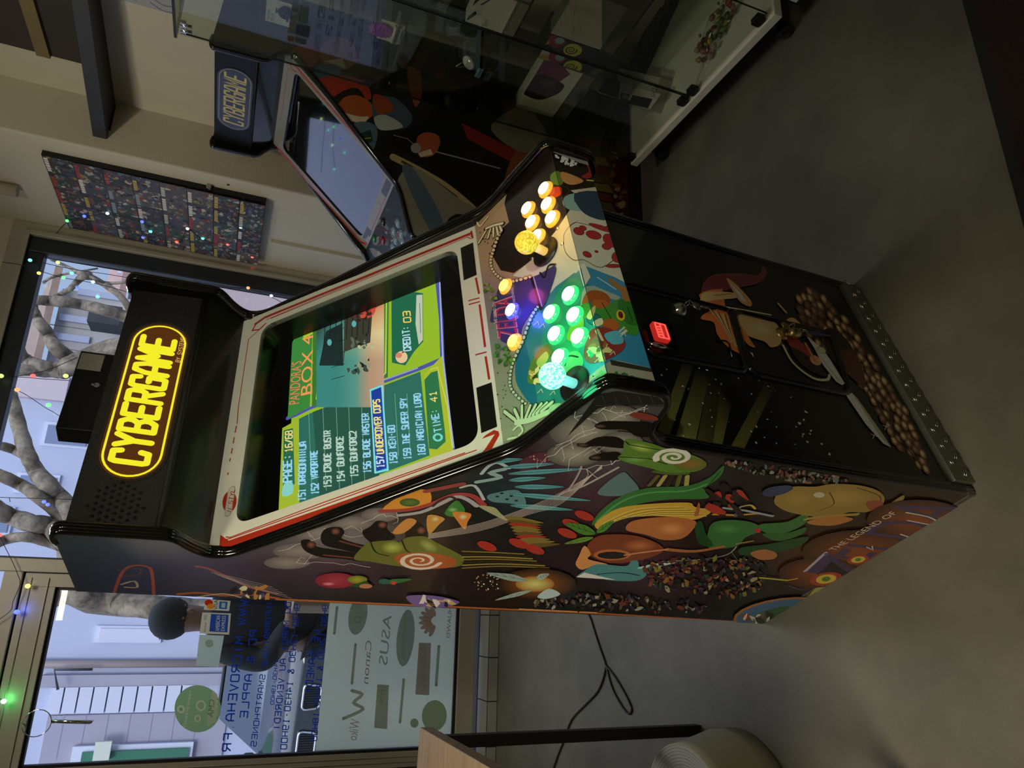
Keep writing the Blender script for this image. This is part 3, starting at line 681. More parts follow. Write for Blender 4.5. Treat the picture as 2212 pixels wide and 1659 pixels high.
    # green pointed swoosh, blond streaks, plain tan oval, brown wooden oval with leaves
    A.poly("1278,1128 1300,1098 1340,1070 1400,1051 1480,1047 1530,1030 1562,1003 1556,1026 1522,1054 1528,1074 1450,1076 1380,1086 1330,1108 1292,1130",G,sm=True)
    A.line("1290,1122 1340,1082 1400,1062 1480,1058 1525,1044",.006,'#418044',sm=True); A.line("1520,1055 1535,1040 1555,1015",.0016,DK)
    A.poly("1284,1132 1300,1115 1337,1095 1400,1086 1485,1083 1500,1092 1536,1102 1500,1120 1450,1114 1380,1112 1330,1124 1298,1142",YL,sm=True)
    for k in range(9): A.line([(1300+k*6,1130-k*2),(1370+k*10,1098+k*1.5),(1470+k*7,1092+k*2.6)],.0016,['#d8c070','#5c4414'][k%2],sm=True,caps=False)
    A.poly("1368,1122 1440,1114 1500,1122 1497,1140 1474,1160 1434,1164 1392,1152 1352,1142",TN,sm=True); A.ell(1450,1140,36,16,'#b87a4c',rim=TN)
    A.poly("1498,1112 1508,1082 1512,1088 1508,1112",'#8a5030')
    A.poly("1266,1186 1280,1162 1310,1152 1370,1154 1418,1170 1432,1188 1390,1206 1330,1214 1290,1206",BR,sm=True); A.ell(1380,1176,40,14,'#9c5830',rim=BR); A.ell(1322,1196,40,12,'#94562c'); A.ell(1322,1197,32,8,'#120806'); 
    leaf(A,(1286,1150),(1220,1128),10,'#3f6a24','#142008'); leaf(A,(1288,1148),(1326,1122),7,'#3f7028','#142008'); leaf(A,(1282,1158),(1218,1172),5,'#5a7a2c','#142008')
    A.poly("1243,1216 1250,1198 1262,1176 1276,1194 1270,1205 1312,1216 1280,1220 1256,1228",'#b07848',sm=True)
    A.poly("1262,1230 1290,1216 1350,1220 1364,1208 1378,1210 1380,1220 1396,1238 1372,1252 1310,1250 1290,1240 1246,1244",TE,sm=True); leaf(A,(1375,1225),(1462,1212),4,'#9ab0a8'); A.line("1290,1238 1340,1234 1380,1240",.005,'#12262a',sm=True); A.poly("1244,1244 1262,1234 1330,1250",'#c8c8b8')
    # tunic-like green folds
    A.poly("1528,1150 1540,1126 1580,1120 1625,1126 1645,1142 1610,1158 1588,1178 1530,1180",G,sm=True); A.ell(1570,1140,34,12,'#3e7a3e',rim=G)
    A.poly("1500,1135 1514,1122 1524,1150 1540,1176 1510,1172",GD,sm=True); A.poly("1640,1130 1700,1124 1742,1104 1738,1128 1690,1150 1652,1148",G,sm=True); A.poly("1600,1180 1660,1172 1745,1156 1720,1180 1650,1194 1600,1196",GD,sm=True); A.poly("1645,1150 1700,1148 1740,1136 1730,1152 1680,1166",'#275226',sm=True)
    A.line("1440,1184 1500,1188 1560,1178",.013,'#8a5632',sm=True); A.line("1350,1196 1390,1190 1440,1184",.008,'#a87048',sm=True); A.line("1590,1172 1625,1166",.006,'#8c6a2c'); A.ell(1636,1143,7,5,RD)
    A.poly("1620,1192 1650,1184 1676,1192 1672,1204 1640,1206",'#8f5a34',sm=True); A.line("1580,1190 1600,1212 1650,1216",.002,'#3c5048',sm=True); A.line("1430,1210 1520,1205 1570,1195 1590,1178",.0025,'#9ca4a0',sm=True)
    A.line("1520,1096 1552,1090",.006,'#8c9090'); A.line("1540,1108 1590,1110 1640,1106",.007,'#a8742c'); A.line("1560,1094 1610,1100 1668,1112",.007,'#7c848a'); A.line("1588,1112 1596,1094",.008,'#38505c'); A.line("1598,1092 1620,1088 1630,1096",.005,'#a88c3c',sm=True)
    # tan rounded bulk with blue beret
    A.poly("1672,1084 1680,1062 1712,1048 1760,1048 1800,1042 1860,1046 1900,1060 1908,1082 1876,1102 1830,1104 1800,1116 1750,1112 1700,1102",'#7d6630',sm=True); A.ell(1820,1072,60,22,'#95783c',rim='#7d6630'); A.ell(1725,1075,34,18,'#8c7038',rim='#7d6630'); A.line("1790,1060 1800,1085 1770,1100",.002,'#33240c',sm=True); A.line("1850,1050 1900,1070 1890,1096",.002,'#33240c',sm=True)
    A.poly("1645,1062 1660,1050 1700,1045 1712,1052 1690,1064 1658,1070",'#26324c',sm=True); A.ell(1768,1066,12,6,'#a09a88'); A.line("1740,1118 1790,1112 1850,1108",.012,'#8c7434',sm=True); A.poly("1745,1122 1800,1112 1842,1118 1800,1132 1752,1130",'#93602f',sm=True)
    A.poly("1870,1082 1900,1078 1906,1092 1880,1100",'#7a3c28',sm=True); A.poly("1905,1098 1946,1068 1950,1076 1922,1100",'#7c6a3c',sm=True)
    # busy small crowd of patches (nothing readable)
    A.scatter("1385,1215 1440,1204 1640,1205 1660,1225 1640,1275 1560,1290 1400,1262",330,1.2,5,['#6c3828','#8c8068','#2c2038','#4c2418','#6a6424','#383840','#14121c','#7c5424','#20341f','#0c0c0c','#54261e','#0c0c0c','#181014'],7)
    A.scatter("1150,1290 1240,1275 1400,1290 1530,1296 1520,1320 1300,1318 1160,1310",200,1.2,4.5,['#6c665c','#2c263c','#4c3f2a','#12110f','#5c2c20','#8a867a','#1c1a2c','#0c0c0c','#0c0c0c'],9)
    A.scatter("1560,992 1640,1000 1800,1018 1840,1040 1700,1036 1580,1008",150,1.2,4.5,['#5c564c','#6c4838','#1c1a1c','#74746c','#0c0c0c','#405c60','#4c2018','#0c0c0c'],11)
    A.scatter("1520,1030 1620,1060 1620,1110 1540,1100",20,3,9,[RD,'#140e0c','#241414'],13,3,30)
    A.scatter("1030,1235 1100,1240 1110,1275 1020,1270",50,.7,2,['#c8b8a0','#a07858'],15,1.3)
    # fairy-like glow with leaf wings
    A.ell(1160,1258,85,34,'#7c4c1c',rim='#1c100a'); A.ell(1155,1258,42,17,'#f0cc70',rim='#8c5a24')
    leaf(A,(1138,1250),(1050,1234),7,'#7c8c8c','#20201c'); leaf(A,(1158,1246),(1186,1236),6,'#8c9c98','#20201c'); leaf(A,(1148,1272),(1068,1293),4,'#8c9c98','#20201c'); A.poly("1160,1285 1185,1268 1210,1280 1180,1290",'#9cb0b4',sm=True)
    # balloon and small green bits, violet wisp
    A.ell(726,1250,45,17,'#8c2c40',rim='#6c1c2c'); A.ell(710,1257,14,4,'#c87c84',rim='#8c2c40'); A.ell(772,1248,22,9,'#8c8c2c',rim='#5a5c20')
    A.poly("756,1262 790,1250 806,1262 780,1266",'#22401c'); A.ell(790,1262,14,5,'#94644c'); leaf(A,(825,1255),(890,1247),5,'#245c34'); A.ell(830,1252,12,6,'#24504c'); A.ell(850,1255,6,4,'#a8342c')
    A.poly("878,1284 930,1282 975,1290 992,1298 960,1308 900,1305",'#5c4c84',sm=True); A.scatter("905,1290 975,1292 970,1304 910,1303",14,2,6,['#b8b0c4','#100c14','#a88c5c'],17)
    # printed title in the lower corner, cut by the panel edge
    for x,y,rx,ry in ((1860,1190,130,50),(1980,1120,110,45),(1770,1235,90,35)): A.ell(x,y,rx,ry,'#7c3c18',rim='#2c160c')
    A.poly("1735,1232 1775,1188 1800,1206 1870,1240 1820,1262 1768,1236",'#3c2c4c'); A.poly("1762,1236 1790,1205 1848,1232 1815,1258",'#141218'); A.line("1738,1230 1782,1190",.010,'#9a90a0'); A.line("1782,1192 1850,1240",.008,'#544070')
    A.text("ELDA",(1925,1215),(2098,1092),(1792,1200),'#3a2a4c'); A.text("Z",(1870,1262),(1915,1225),(1745,1232),'#3a2a4c')
    A.line("1955,1103 2004,1113 2028,1126",.0035,'#c8c0a8',sm=True); A.line("1943,1150 1972,1160",.0035,'#b8b0a0',sm=True); A.line("1870,1178 1884,1184 1882,1176",.003,'#b8b0a0'); A.line("1958,1120 2008,1130",.003,'#c8c0a8')
    A.text("THE LEGEND OF",(1801,1186),(1937,1104),(1787,1183),'#b8a48c')
    for x,y,rx,ry in ((1783,1247,32,13),(1852,1205,22,9)):
        A.ell(x,y,rx*1.1,ry*1.1,'#8c3420',ang=-8); A.ell(x,y,rx*.7,ry*.75,'#b8a03c',ang=-8); A.ell(x,y,rx*.3,ry*.4,'#4c6c2c',ang=-8)
    A.line("1640,1244 1700,1250 1720,1246",.007,'#a89434'); A.poly("1746,1282 1760,1266 1800,1262 1800,1270 1755,1288",'#94883c'); A.line("1705,1262 1730,1270 1780,1262",.006,'#3c2c50',sm=True)
    A.ell(1690,1322,108,34,'#8c5c34',ang=-7); A.ell(1692,1323,103,31,'#34587c',ang=-7); A.poly("1620,1330 1690,1306 1725,1318 1690,1342 1640,1344",'#2c5030',sm=True); A.scatter("1600,1325 1680,1318 1690,1340 1610,1345",16,4,9,['#c8ccc4','#6c3c28','#3c6c44','#141c14'],19)
    A.build('side_artwork',PRINT,sp)
FRK=.004
def front_art(fp):
    o,n=inter(I7,I6,.0002); A=Art(o,n,CF,gain=3.1)
    ln=math.hypot(I6[0]-I7[0],I6[1]-I7[1]); s_=1 if A.u.x>0 else -1
    A.setclip([(s_*x0,0),(s_*x1,0),(s_*x1,ln),(s_*x0,ln)])
    A.poly2([(s_*x0,0),(s_*x1,0),(s_*x1,ln),(s_*x0,ln)],'#040604')
    OL='#4c4e28';BG='#060804'
    for q in ("1478,776 1500,782 1446,940 1420,930","1504,798 1532,812 1502,955 1460,942","1545,828 1580,870 1560,962 1512,950","1655,824 1676,830 1606,972 1578,966"): 
        A.poly(q,None,cols=[BG,BG,OL,OL])
    A.poly("1532,812 1560,826 1540,956 1506,950",None,cols=[BG,BG,'#2c2e18','#34361c'])
    A.scatter("1430,790 1700,800 1760,1010 1560,965 1420,940",46,.8,2.0,['#a8a88c','#c8c8ac','#5c5c40'],21,2.4,35); A.scatter("1690,820 1760,900 1800,990 1740,960",10,1,2.6,['#c8c8ac'],23,2,35)
    # stones
    reg="1722,640 1745,618 1776,640 1832,700 1892,795 1960,895 2012,1022 1985,1008 1930,955 1885,880 1845,815 1800,775 1755,740 1728,690"
    A.poly(reg,'#20140c',sm=True)
    R=random.Random(4); p=P(reg)
    def ins(x,y):
        k=False
        for i in range(len(p)):
            a,b=p[i],p[i-1]
            if (a[1]>y)!=(b[1]>y) and x<(b[0]-a[0])*(y-a[1])/(b[1]-a[1])+a[0]: k=not k
        return k
    pts=[]
    for _ in range(4000):
        x=R.uniform(1720,2015);y=R.uniform(618,1022)
        if ins(x,y) and all(((x-a)*.86+(y-b)*-.5)**2*1.9+((x-a)*.5+(y-b)*.86)**2*.8>190 for a,b in pts): pts.append((x,y))
    for x,y in pts:
        c=R.choice(['#7c5c44','#8c6448','#5c4030','#a07450']); 
        if x<1790 and R.random()<.4: c='#4c3424'
        A.ell(x,y,13,6.6,c,ang=58+R.uniform(-8,8),rim='#3c281a',n=12); A.ell(x-1,y-1,7,3.4,{'#7c5c44':'#a08468','#8c6448':'#b89070','#5c4030':'#7c5c48','#a07450':'#d0a078','#4c3424':'#60442f'}[c],ang=58,rim=c,n=10)
    A.line("1800,700 1880,850 1930,930 1990,1010",.004,'#0c0806',sm=True)
    A.poly("1775,720 1800,712 1835,745 1850,790 1868,830 1858,832 1820,800 1790,770",'#120a06',sm=True); A.poly("1808,765 1840,760 1862,800 1868,836 1855,832 1822,800",'#3a1a12',sm=True)
    # maroon drape, orange streaks, plain tan patches
    A.poly("1514,636 1520,610 1545,594 1600,592 1636,596 1645,578 1654,584 1652,600 1636,614 1600,622 1560,630 1536,630",'#4c2024',sm=True)
    A.poly("1510,644 1524,630 1570,626 1596,640 1664,666 1668,684 1600,672 1566,668 1530,674 1512,690 1540,698 1548,724 1572,752 1606,768 1596,742 1580,708 1588,690 1560,668",'#94502a',sm=True)
    A.poly("1512,644 1526,632 1584,634 1590,645 1540,650 1516,656",'#c08058',sm=True); A.line("1540,640 1580,636",.0015,'#40180c')
    for k in range(9): A.line([(1530+k*5,668+k*2),(1556+k*3,700+k*3),(1580+k*3,742+k*3)],.0035,['#e0b078','#5c2c14','#b87440'][k%3],sm=True)
    A.line("1560,664 1610,672 1664,682",.004,'#d8a874',sm=True)
    A.poly("1568,604 1584,612 1606,634 1622,654 1618,664 1594,650",'#b0704c',sm=True); A.poly("1574,612 1596,632 1612,656 1600,650",'#d8b494')
    A.poly("1586,678 1620,684 1666,694 1684,716 1684,744 1664,752 1650,740 1616,728 1600,712",'#b87c58',sm=True); A.ell(1645,712,26,16,'#d09c74',rim='#b87c58',ang=15)
    A.poly("1600,706 1622,740 1630,752 1616,748 1602,730",'#a85c30',sm=True); A.poly("1618,762 1624,764 1627,774",'#c8c0b0')
    A.poly("1698,738 1716,730 1746,760 1752,778 1730,776",'#6c2420',sm=True); A.line("1690,748 1712,786 1754,818 1784,822 1790,812",.007,'#c09878',sm=True); A.poly("1708,752 1740,768 1782,806 1776,814 1745,800 1718,776",'#1c100c',sm=True)
    A.ell(1760,780,14,9,'#a87050',ang=35); A.line("1738,744 1760,782",.008,'#8c5a2c'); A.poly("1698,692 1712,688 1728,702 1722,706 1702,704",'#b87450',sm=True); A.line("1680,658 1696,676",.008,'#8c7458')
    # blade
    A.poly("1738,724 1754,738 1772,752 1790,776 1823,830 1817,834 1804,826 1776,790 1756,752",'#a8ab94'); A.line("1756,752 1812,826",.0015,'#5c5c4c',caps=False); A.ell(1773,758,10,6,'#8c8c78',ang=30,out=(.001,'#2c2c24'))
    A.poly("1826,856 1838,850 1850,862 1908,944 1923,968 1906,960 1868,918",'#a8ab94'); A.poly("1838,850 1850,862 1908,944 1923,968 1900,946",'#747660'); 
    for x,y in ((1912,923),(1886,942)): A.line([(x-7,y-3),(x+7,y+3)],.0015,'#d8d8c4',caps=False); A.line([(x-3,y+7),(x+3,y-7)],.0015,'#d8d8c4',caps=False)
    A.build('front_artwork',PRINT,fp)
def bones(A,pts,col='#c8b490'):
    p=smooth(P(pts),False,3)
    for a,b in zip(p,p[1:]):
        d=math.hypot(b[0]-a[0],b[1]-a[1]); ang=math.degrees(math.atan2(b[1]-a[1],b[0]-a[0])); A.ell((a[0]+b[0])/2,(a[1]+b[1])/2,d*.52,4.6,'#120e0c',ang=ang,n=8); A.ell((a[0]+b[0])/2,(a[1]+b[1])/2,d*.42,3.4,col,ang=ang,n=8)
def cp_draw(A):
    BL='#0e0a0a'; TLc='#2c7876'; WHT='#b4b8aa'
    A.poly("1020,280 1500,280 1500,1000 1020,1000",'#8f8c74')
    agrid(A,[1030,1070,1110,1180],[440,560,640,720,800,900,1000],[['#a08868']*4,['#a0846c']*4,['#7c6c74']*4,['#70786c']*4,['#7c8874']*4,['#7c8c74']*4,['#7c8c74']*4])
    A.scatter("1035,500 1075,490 1070,610 1045,620",26,.7,1.6,['#2c2018'],31,1.2); A.scatter("1060,780 1100,790 1120,960 1080,970",36,.7,1.6,['#1c2418'],33,1.2)
    # dark round field right, pale field, blue-green field
    A.poly("1100,395 1125,372 1160,335 1185,318 1280,340 1330,480 1262,470 1236,452 1200,500 1150,562 1110,590 1082,584 1066,556 1064,530 1078,500 1100,480 1090,440",'#19110f')
    A.poly("1232,452 1345,470 1400,640 1340,640 1262,590 1200,640 1150,605 1108,596 1150,560 1200,500",WHT)
    A.poly("1262,574 1330,600 1420,650 1440,860 1330,868 1262,840 1200,868 1150,872 1115,820 1120,760 1140,700 1168,668 1190,640",'#3c7ca0')
    A.poly("1160,672 1200,620 1240,590 1262,590 1300,700 1262,760 1262,820 1222,868 1160,878 1118,830 1116,780 1140,705",TLc); A.poly("1200,640 1240,600 1262,640 1250,760 1200,800 1170,740",'#2c8a64',sm=True)
    A.poly("1118,760 1130,730 1150,800 1160,870 1140,866 1114,820",'#1f6478',sm=True)
    # scroll outline and red patches on the pale field
    A.line("1345,545 1300,578 1262,562 1240,562 1222,545 1218,520 1222,500 1240,482 1260,484 1350,505",.0016,'#2c2822',sm=True,caps=False)
    for x,y,rx,ry,a in ((1250,500,12,8,20),(1259,493,8,5,20),(1282,508,17,9,15),(1300,493,30,5,18),(1318,520,18,12,40),(1310,533,10,7,10),(1268,550,10,6,25),(1288,544,4,2.5,10),(1334,556,13,12,0),(1325,575,18,4,0),(1316,493,10,5,0)): A.ell(x,y,rx,ry,'#8c2c30',ang=a,out=(.0009,'#2c1414'))
    # small figures replaced by plain colour patches
    A.poly("1190,378 1205,370 1218,384 1212,400 1192,396",'#5c7c34',sm=True); A.poly("1212,372 1240,380 1260,392 1236,400 1216,392",'#b88858',sm=True); A.poly("1186,408 1210,404 1212,420 1196,428 1184,418",'#c84428',sm=True); A.line("1212,402 1230,412 1210,432",.0016,'#5c2c1c',sm=True)
    A.poly("1222,424 1246,420 1262,446 1254,456 1226,452 1216,438",'#7ca0a0',sm=True); A.ell(1246,436,8,4,'#8c2c34',ang=45)
    A.scatter("1198,335 1225,340 1248,352 1240,362 1205,345",16,2,4.5,['#dcdcd0'],35); A.poly("1262,352 1282,372 1272,386 1256,382 1272,370",'#8c2c2c',sm=True); A.line("1268,390 1290,392",.004,'#b8b454')
    A.poly("1232,412 1292,404 1294,416 1240,418",'#b4b0a0'); A.poly("1240,420 1300,418 1312,474 1262,462",'#26384c',sm=True)
    A.poly("1180,312 1200,306 1275,342 1285,362 1250,352 1196,330",'#8c8c84'); 
    # brown puffy sleeves, green folds, ball
    A.poly("1258,632 1264,620 1282,618 1340,642 1334,650 1280,636 1256,672 1252,680",'#8c9c90'); A.poly("1268,632 1290,628 1310,636 1318,650 1308,668 1290,668 1280,650 1266,660 1258,656",'#8c4c28',sm=True); A.poly("1278,652 1300,648 1316,660 1300,668 1284,668",'#a05a30',sm=True)
    A.poly("1264,655 1300,668 1332,648 1368,655 1378,720 1350,720 1330,700 1300,690 1290,680 1258,690 1252,672",'#3c7c34',sm=True); A.poly("1335,650 1368,654 1376,700 1355,700 1340,680",'#2c6428',sm=True); A.line("1300,655 1320,690",.002,'#123010'); A.line("1355,665 1366,695",.0016,'#123010')
    A.ell(1340,682,9,12,'#c8a83c',ang=-20); A.ell(1340,681,5,8,'#4c1c10',ang=-20)
    A.ell(1283,690,14,12,'#24686c',out=(.001,'#0c2020')); A.poly("1300,694 1325,690 1338,706 1325,716 1302,706",'#a05830',sm=True); A.poly("1268,684 1282,662 1286,668 1278,690",'#c8b884',sm=True); A.poly("1282,696 1298,688 1302,700 1288,706",'#d8d0b0',sm=True)
    A.poly("1312,600 1330,610 1346,622 1358,618 1364,650 1345,648 1340,632 1318,612",'#8c6438',sm=True); A.line("1290,600 1330,626",.003,'#a8bcc0')
    A.line("1316,745 1352,715",.005,'#b4bca8'); A.line("1312,740 1348,708",.003,'#b4bca8')
    A.poly("1268,735 1280,712 1310,708 1340,725 1350,748 1330,768 1290,784 1268,782 1262,765",'#7c3430',sm=True); A.poly("1306,722 1335,716 1346,740 1325,745 1310,735",'#5ca0b8',sm=True); A.scatter("1268,770 1290,730 1320,745 1300,780",20,3,7,['#3c9070','#8c5a38','#c8c08c','#8c2c3c','#5c3420'],37); A.line("1290,714 1300,735",.006,'#c8b898'); 
    A.poly("1140,820 1150,780 1180,745 1195,755 1190,770 1170,790 1178,815 1168,828 1148,830",'#4c7434',sm=True); A.poly("1160,782 1180,760 1186,775 1170,795",'#8cc060',sm=True); A.scatter("1140,800 1165,790 1168,826 1145,822",10,2,5,['#a8a050','#24401c','#d0c890'],39)
    A.poly("1210,790 1226,765 1250,760 1262,782 1250,800 1222,806",'#5ca874',sm=True); A.line("1222,790 1230,770 1250,772",.003,'#143c20',sm=True)
    A.poly("1245,672 1262,690 1258,720 1240,738 1225,730 1235,700",'#6ca03c',sm=True)
    A.poly("1315,782 1335,780 1420,800 1440,850 1340,838 1318,850 1262,860 1255,830 1290,800",'#8f8f80'); A.poly("1262,845 1300,800 1318,810 1310,838 1270,862",'#5c8c60'); A.poly("1298,824 1310,806 1320,826",'#3c6c48'); A.scatter("1325,805 1395,818 1390,828 1330,822",22,2.5,5,['#2c6428','#3c7c34','#1c4418'],41,1.3)
    A.poly("1316,778 1410,798 1412,806 1320,790",'#2c2c28'); A.poly("1250,575 1262,570 1275,600 1262,620",'#c8ccc0')
    # notes and grass scribbles
    for x,y in ((1160,700),(1172,705),(1195,850),(1168,846),(1270,730),(1292,780),(1345,725),(1322,765)): A.line([(x-6,y+4),(x+3,y-5),(x+6,y+3)],.0012,'#c8c8b4',caps=False)
    # title plate
    A.poly("1080,618 1098,606 1146,600 1168,592 1188,580 1200,575 1202,590 1186,640 1172,668 1158,664 1130,706 1122,740 1085,738 1072,700 1060,690",'#37305c',sm=True)
    A.line("1150,602 1170,668",.006,'#0c0a10'); A.line("1154,600 1172,662",.003,'#8c84b8'); A.line("1168,590 1178,600 1186,575 1201,572",.004,'#0c0a10',sm=True)
    A.text("ZELDA",(1123,729),(1108,640),(1076,733),'#b89098'); A.text("ZELDA",(1121,727),(1107,642),(1078,731),'#a0304c')
    A.text("THE LEGEND OF",(1076,700),(1072,657),(1069,701),'#c8c0b8'); A.text("LINK'S AWAKENING",(1121,688),(1110,622),(1115,689),'#b0a8c4')
    bones(A,"1083,500 1074,520 1066,545 1061,565 1066,585 1080,600 1100,609 1122,606 1150,598"); bones(A,"1165,662 1152,680 1142,705 1132,735 1118,765 1108,790 1104,815 1105,838 1120,858 1140,875",'#9cc0a0')
    for k,(a,b) in enumerate((((1055,494),(1036,526)),((1062,494),(1056,515)),((1068,492),(1068,512)),((1074,488),(1078,508)),((1080,486),(1086,500)))): A.line([a,b],.0085,'#120e0c'); A.line([a,b],.0058,'#d8c8a8')
    A.line("1050,496 1070,488 1090,484",.009,'#120e0c',sm=True); A.line("1052,495 1070,488 1088,484",.006,'#d8c8a8',sm=True); A.line("1030,475 1038,490 1048,480 1056,470",.004,'#d8c8a8',sm=True)
    for a,b in (((1120,912),(1092,890)),((1124,908),(1114,886)),((1130,906),(1130,878)),((1138,904),(1148,878)),((1146,902),(1160,876)),((1154,898),(1172,874)),((1162,894),(1184,872)),((1172,890),(1196,870))): A.line([a,b],.0095,'#0c140c'); A.line([a,b],.0065,'#a8c8a0')
    A.line("1118,914 1150,908 1190,890",.010,'#a8c8a0',sm=True); A.poly("1190,880 1212,872 1228,885 1224,905 1200,915 1190,900",'#8cb88c',sm=True); A.poly("1192,892 1215,890 1212,908 1196,910",'#0c140c',sm=True)
    A.line("1112,930 1125,920 1132,932 1124,942",.004,'#a8c8a0',sm=True); A.line("1100,950 1122,946 1140,952",.004,'#a8c8a0',sm=True); A.line("1240,860 1262,810 1275,850",.004,'#183c20',sm=True)
    A.scatter("1045,612 1075,620 1078,650 1050,640",14,2,4.5,['#5c7034','#485c28','#78884c'],43,1.3); A.scatter("1065,745 1105,750 1108,790 1072,788",34,2,4.5,['#3c6c34','#54883c','#2c5428'],45,1.3)
    A.poly("1018,960 1062,950 1080,1000",'#8f9c84')
def cp_art(cp):
    for nm,a,b in (('control_panel_artwork',I3,I4),('control_front_artwork',I4,I5)):
        o,n=inter(a,b,.0002)
        A=Art(o,n,CF,gain=1.35,sat=1.1); w=A.uv((0,b[0],b[1]))[1]-A.uv((0,a[0],a[1]))[1]; s_=1 if A.u.x>0 else -1
        b0=A.uv((0,a[0],a[1]))[1]
        A.setclip([(s_*x0,b0),(s_*x1,b0),(s_*x1,b0+w),(s_*x0,b0+w)])
        cp_draw(A); A.build(nm,PRINT,cp)
SCRM=mat('lit_game_screen',(.01,.01,.01),.3,attr='emit',es=1.0)
def screen_art(mn):
    o,n=inter(I3,I2,0); o=Vector(o)-Vector(n)*.0745
    A=Art(o,n,CF,gain=.9,lift=.0003)
    op=Art((0,I3[0],I3[1]),n,CF)
    # tube face
    A.poly("600,1150 612,1098 647,718 657,706 679,699 800,645 949,596 956,680 958,775 968,880 978,969 984,1010 800,1080",'#9cc42c')
    A.poly("600,1150 612,1098 647,1086 646,905 610,925",'#a8c030'); A.poly("613,930 633,925 637,1045 611,1068",'#2c6c4c')
    A.poly("646,905 670,893 908,803 928,984 647,1090",'#2c7060'); A.poly("676,890 795,845 820,1030 690,1075",'#245848')  # second, darker block paints the reflection's dimming over the list into the picture
    for x in (671,702,731,758,786,858,884): A.line([(x-5,870 if x<800 else 850),(x+3,1060 if x<800 else 985)],.0011,'#88b898',caps=False)
    A.line("622,903 640,896 672,880 905,797 952,777",.011,'#5058a8'); A.line("624,901 670,878 903,795",.003,'#a8b0e0',caps=False)
    A.line("649,716 680,702 800,648 944,599 953,690 956,780 966,880 978,972",.010,'#4c58a8'); A.line("950,610 957,775 980,968",.0035,'#b0b8e8',caps=False)
    A.poly("676,716 832,640 840,655 838,815 700,868 674,880",'#3c7c30'); A.line("690,722 829,647 835,652 833,806 822,818 700,864 684,862 700,716",.004,'#b8dc50',caps=False)
    agrid(A,[684,730,770,800,830],[880,780,720,640],[['#3c8c84','#3c8c84','#5c9c8c','#c09878','#c8a488']]*2+[['#34504c','#4c9488','#8cae80','#e0c890','#e8d8a0'],['#1c3c34','#243c34','#5c4c30','#b03c30','#d87c50']])
    E_=A
    A.poly("690,790 704,716 740,698 742,790",'#182c2c'); A.poly("742,790 745,760 800,740 806,650 770,668 744,690",'#3c3c30'); 
    for k in range(9): A.line([(700+k*12,745-k*3),(704+k*12,668-k*5)],.0022,'#10201c',caps=False)
    for k in range(6): A.line([(716,820-k*26),(745,812-k*26)],.0016,'#0c1c1c',caps=False)
    for x,y in ((712,740),(728,690),(765,700)): A.ell(x,y,5,7,'#5cb4b0')
    A.scatter("760,700 810,680 812,650 775,668",26,2,5,['#a02c28','#3c1c14','#d05038'],51); A.scatter("750,798 800,775 800,800 760,812",18,2,4.5,['#14201c','#3c5044','#98a080'],53,2,75); A.scatter("755,735 800,722 805,750 765,756",16,2,4,['#14201c','#5c6c54','#c0c8a0'],55,2,75)
    A.poly("846,652 880,629 914,634 915,738 895,760 876,790 847,784",'#1c6c4c',sm=False); A.poly("900,638 913,637 914,735 905,745 898,700",'#c8d0b8'); A.line("907,655 909,720",.0012,'#20402c',caps=False)
    A.ell(868,772,13,13,'#f0d0a0'); A.ell(862,768,7,6,'#e08c68'); A.line("870,762 878,758",.004,'#8c2c1c')
    A.stroke("CREDIT:",(888,757),(884,706),(873,759),(.55,.85,1.0),w=1.0); A.stroke("03",(888,696),(886,673),(873,697),(1,.72,.12),w=1.0)
    # header title
    A.poly("622,905 632,740 655,700 676,708 670,880",'#3c8c3c'); A.poly("655,705 676,698 676,722 656,732",'#b8d030')
    A.text("PANDORA'S",(647,872),(652,780),(625,875),(.95,.22,.10)); A.text("BOX 4",(675,850),(677,722),(650,856),(1,.35,.10)); 
    C1=(.35,.75,1.0);C2=(.55,.75,.62)
    A.poly("611,1072 632,1066 632,1042 614,1046",'#8cd8d0',sm=True)
    A.stroke("PAGE:",(631,1040),(630,983),(613,1042),C1,w=1.0); A.stroke("16/68",(632,975),(632,931),(617,977),(.95,.80,.25),w=.9)
    rows=[("151 DRAGONNINJA",(660,1081),(662,955),C1),("152 VAPORTRE",(689,1067),(686,974),C1),("153 CRUDE BUSTR",(716,1053),(715,931),C2),("154 GUNFORCE",(745,1041),(742,943),C2),("155 GUNFORC2",(774,1030),(770,932),C2),("156 BLADE MASTER",(802,1021),(797,894),C1),
      ("157",(831,1010),(829,986),(.7,.85,1)),("158 KEN-GO",(859,1002),(853,920),C1),("159 THE SUPER SPY",(889,992),(879,861),C1),("160 MAGICIAN LORD",(920,984),(909,851),C1)]
    A.poly("799,842 826,832 840,1016 812,1024",'#60c8d8'); A.poly("802,846 824,837 836,1012 814,1019",'#1c3ca0')
    A.line("801,843 826,834 839,1016 811,1022",.0030,'#8cecf8',closed=True)
    for t,a,b,c in rows: A.stroke(t,a,b,(a[0]-15,a[1]+1),c,w=1.05,caps=False)
    A.stroke("UNDERCOVER COPS",(830,980),(821,864),(815,981),(1.0,.85,.2),w=1.05,caps=False)
    A.poly("916,812 946,780 956,770 985,1010 930,990",'#b4c430'); A.poly("918,822 932,806 946,802 962,930 964,955 945,972 928,970",'#2c7848')
    A.line("930,800 946,795 968,880 978,968",.002,'#d8e068',caps=False)
    A.ell(947,946,11,9,'#7ce0d0'); A.ell(947,946,6,5,'#2c7848'); A.stroke("TIME:",(955,932),(946,885),(940,935),C1,w=1.0); A.stroke("41",(946,868),(943,846),(932,870),(1,.8,.25),w=1.0)
    # scan-line hatch of the tube picture
    A.build('screen_picture',SCRM,mn)
cab1=empty('arcade_cabinet',(0,0,0),CA)
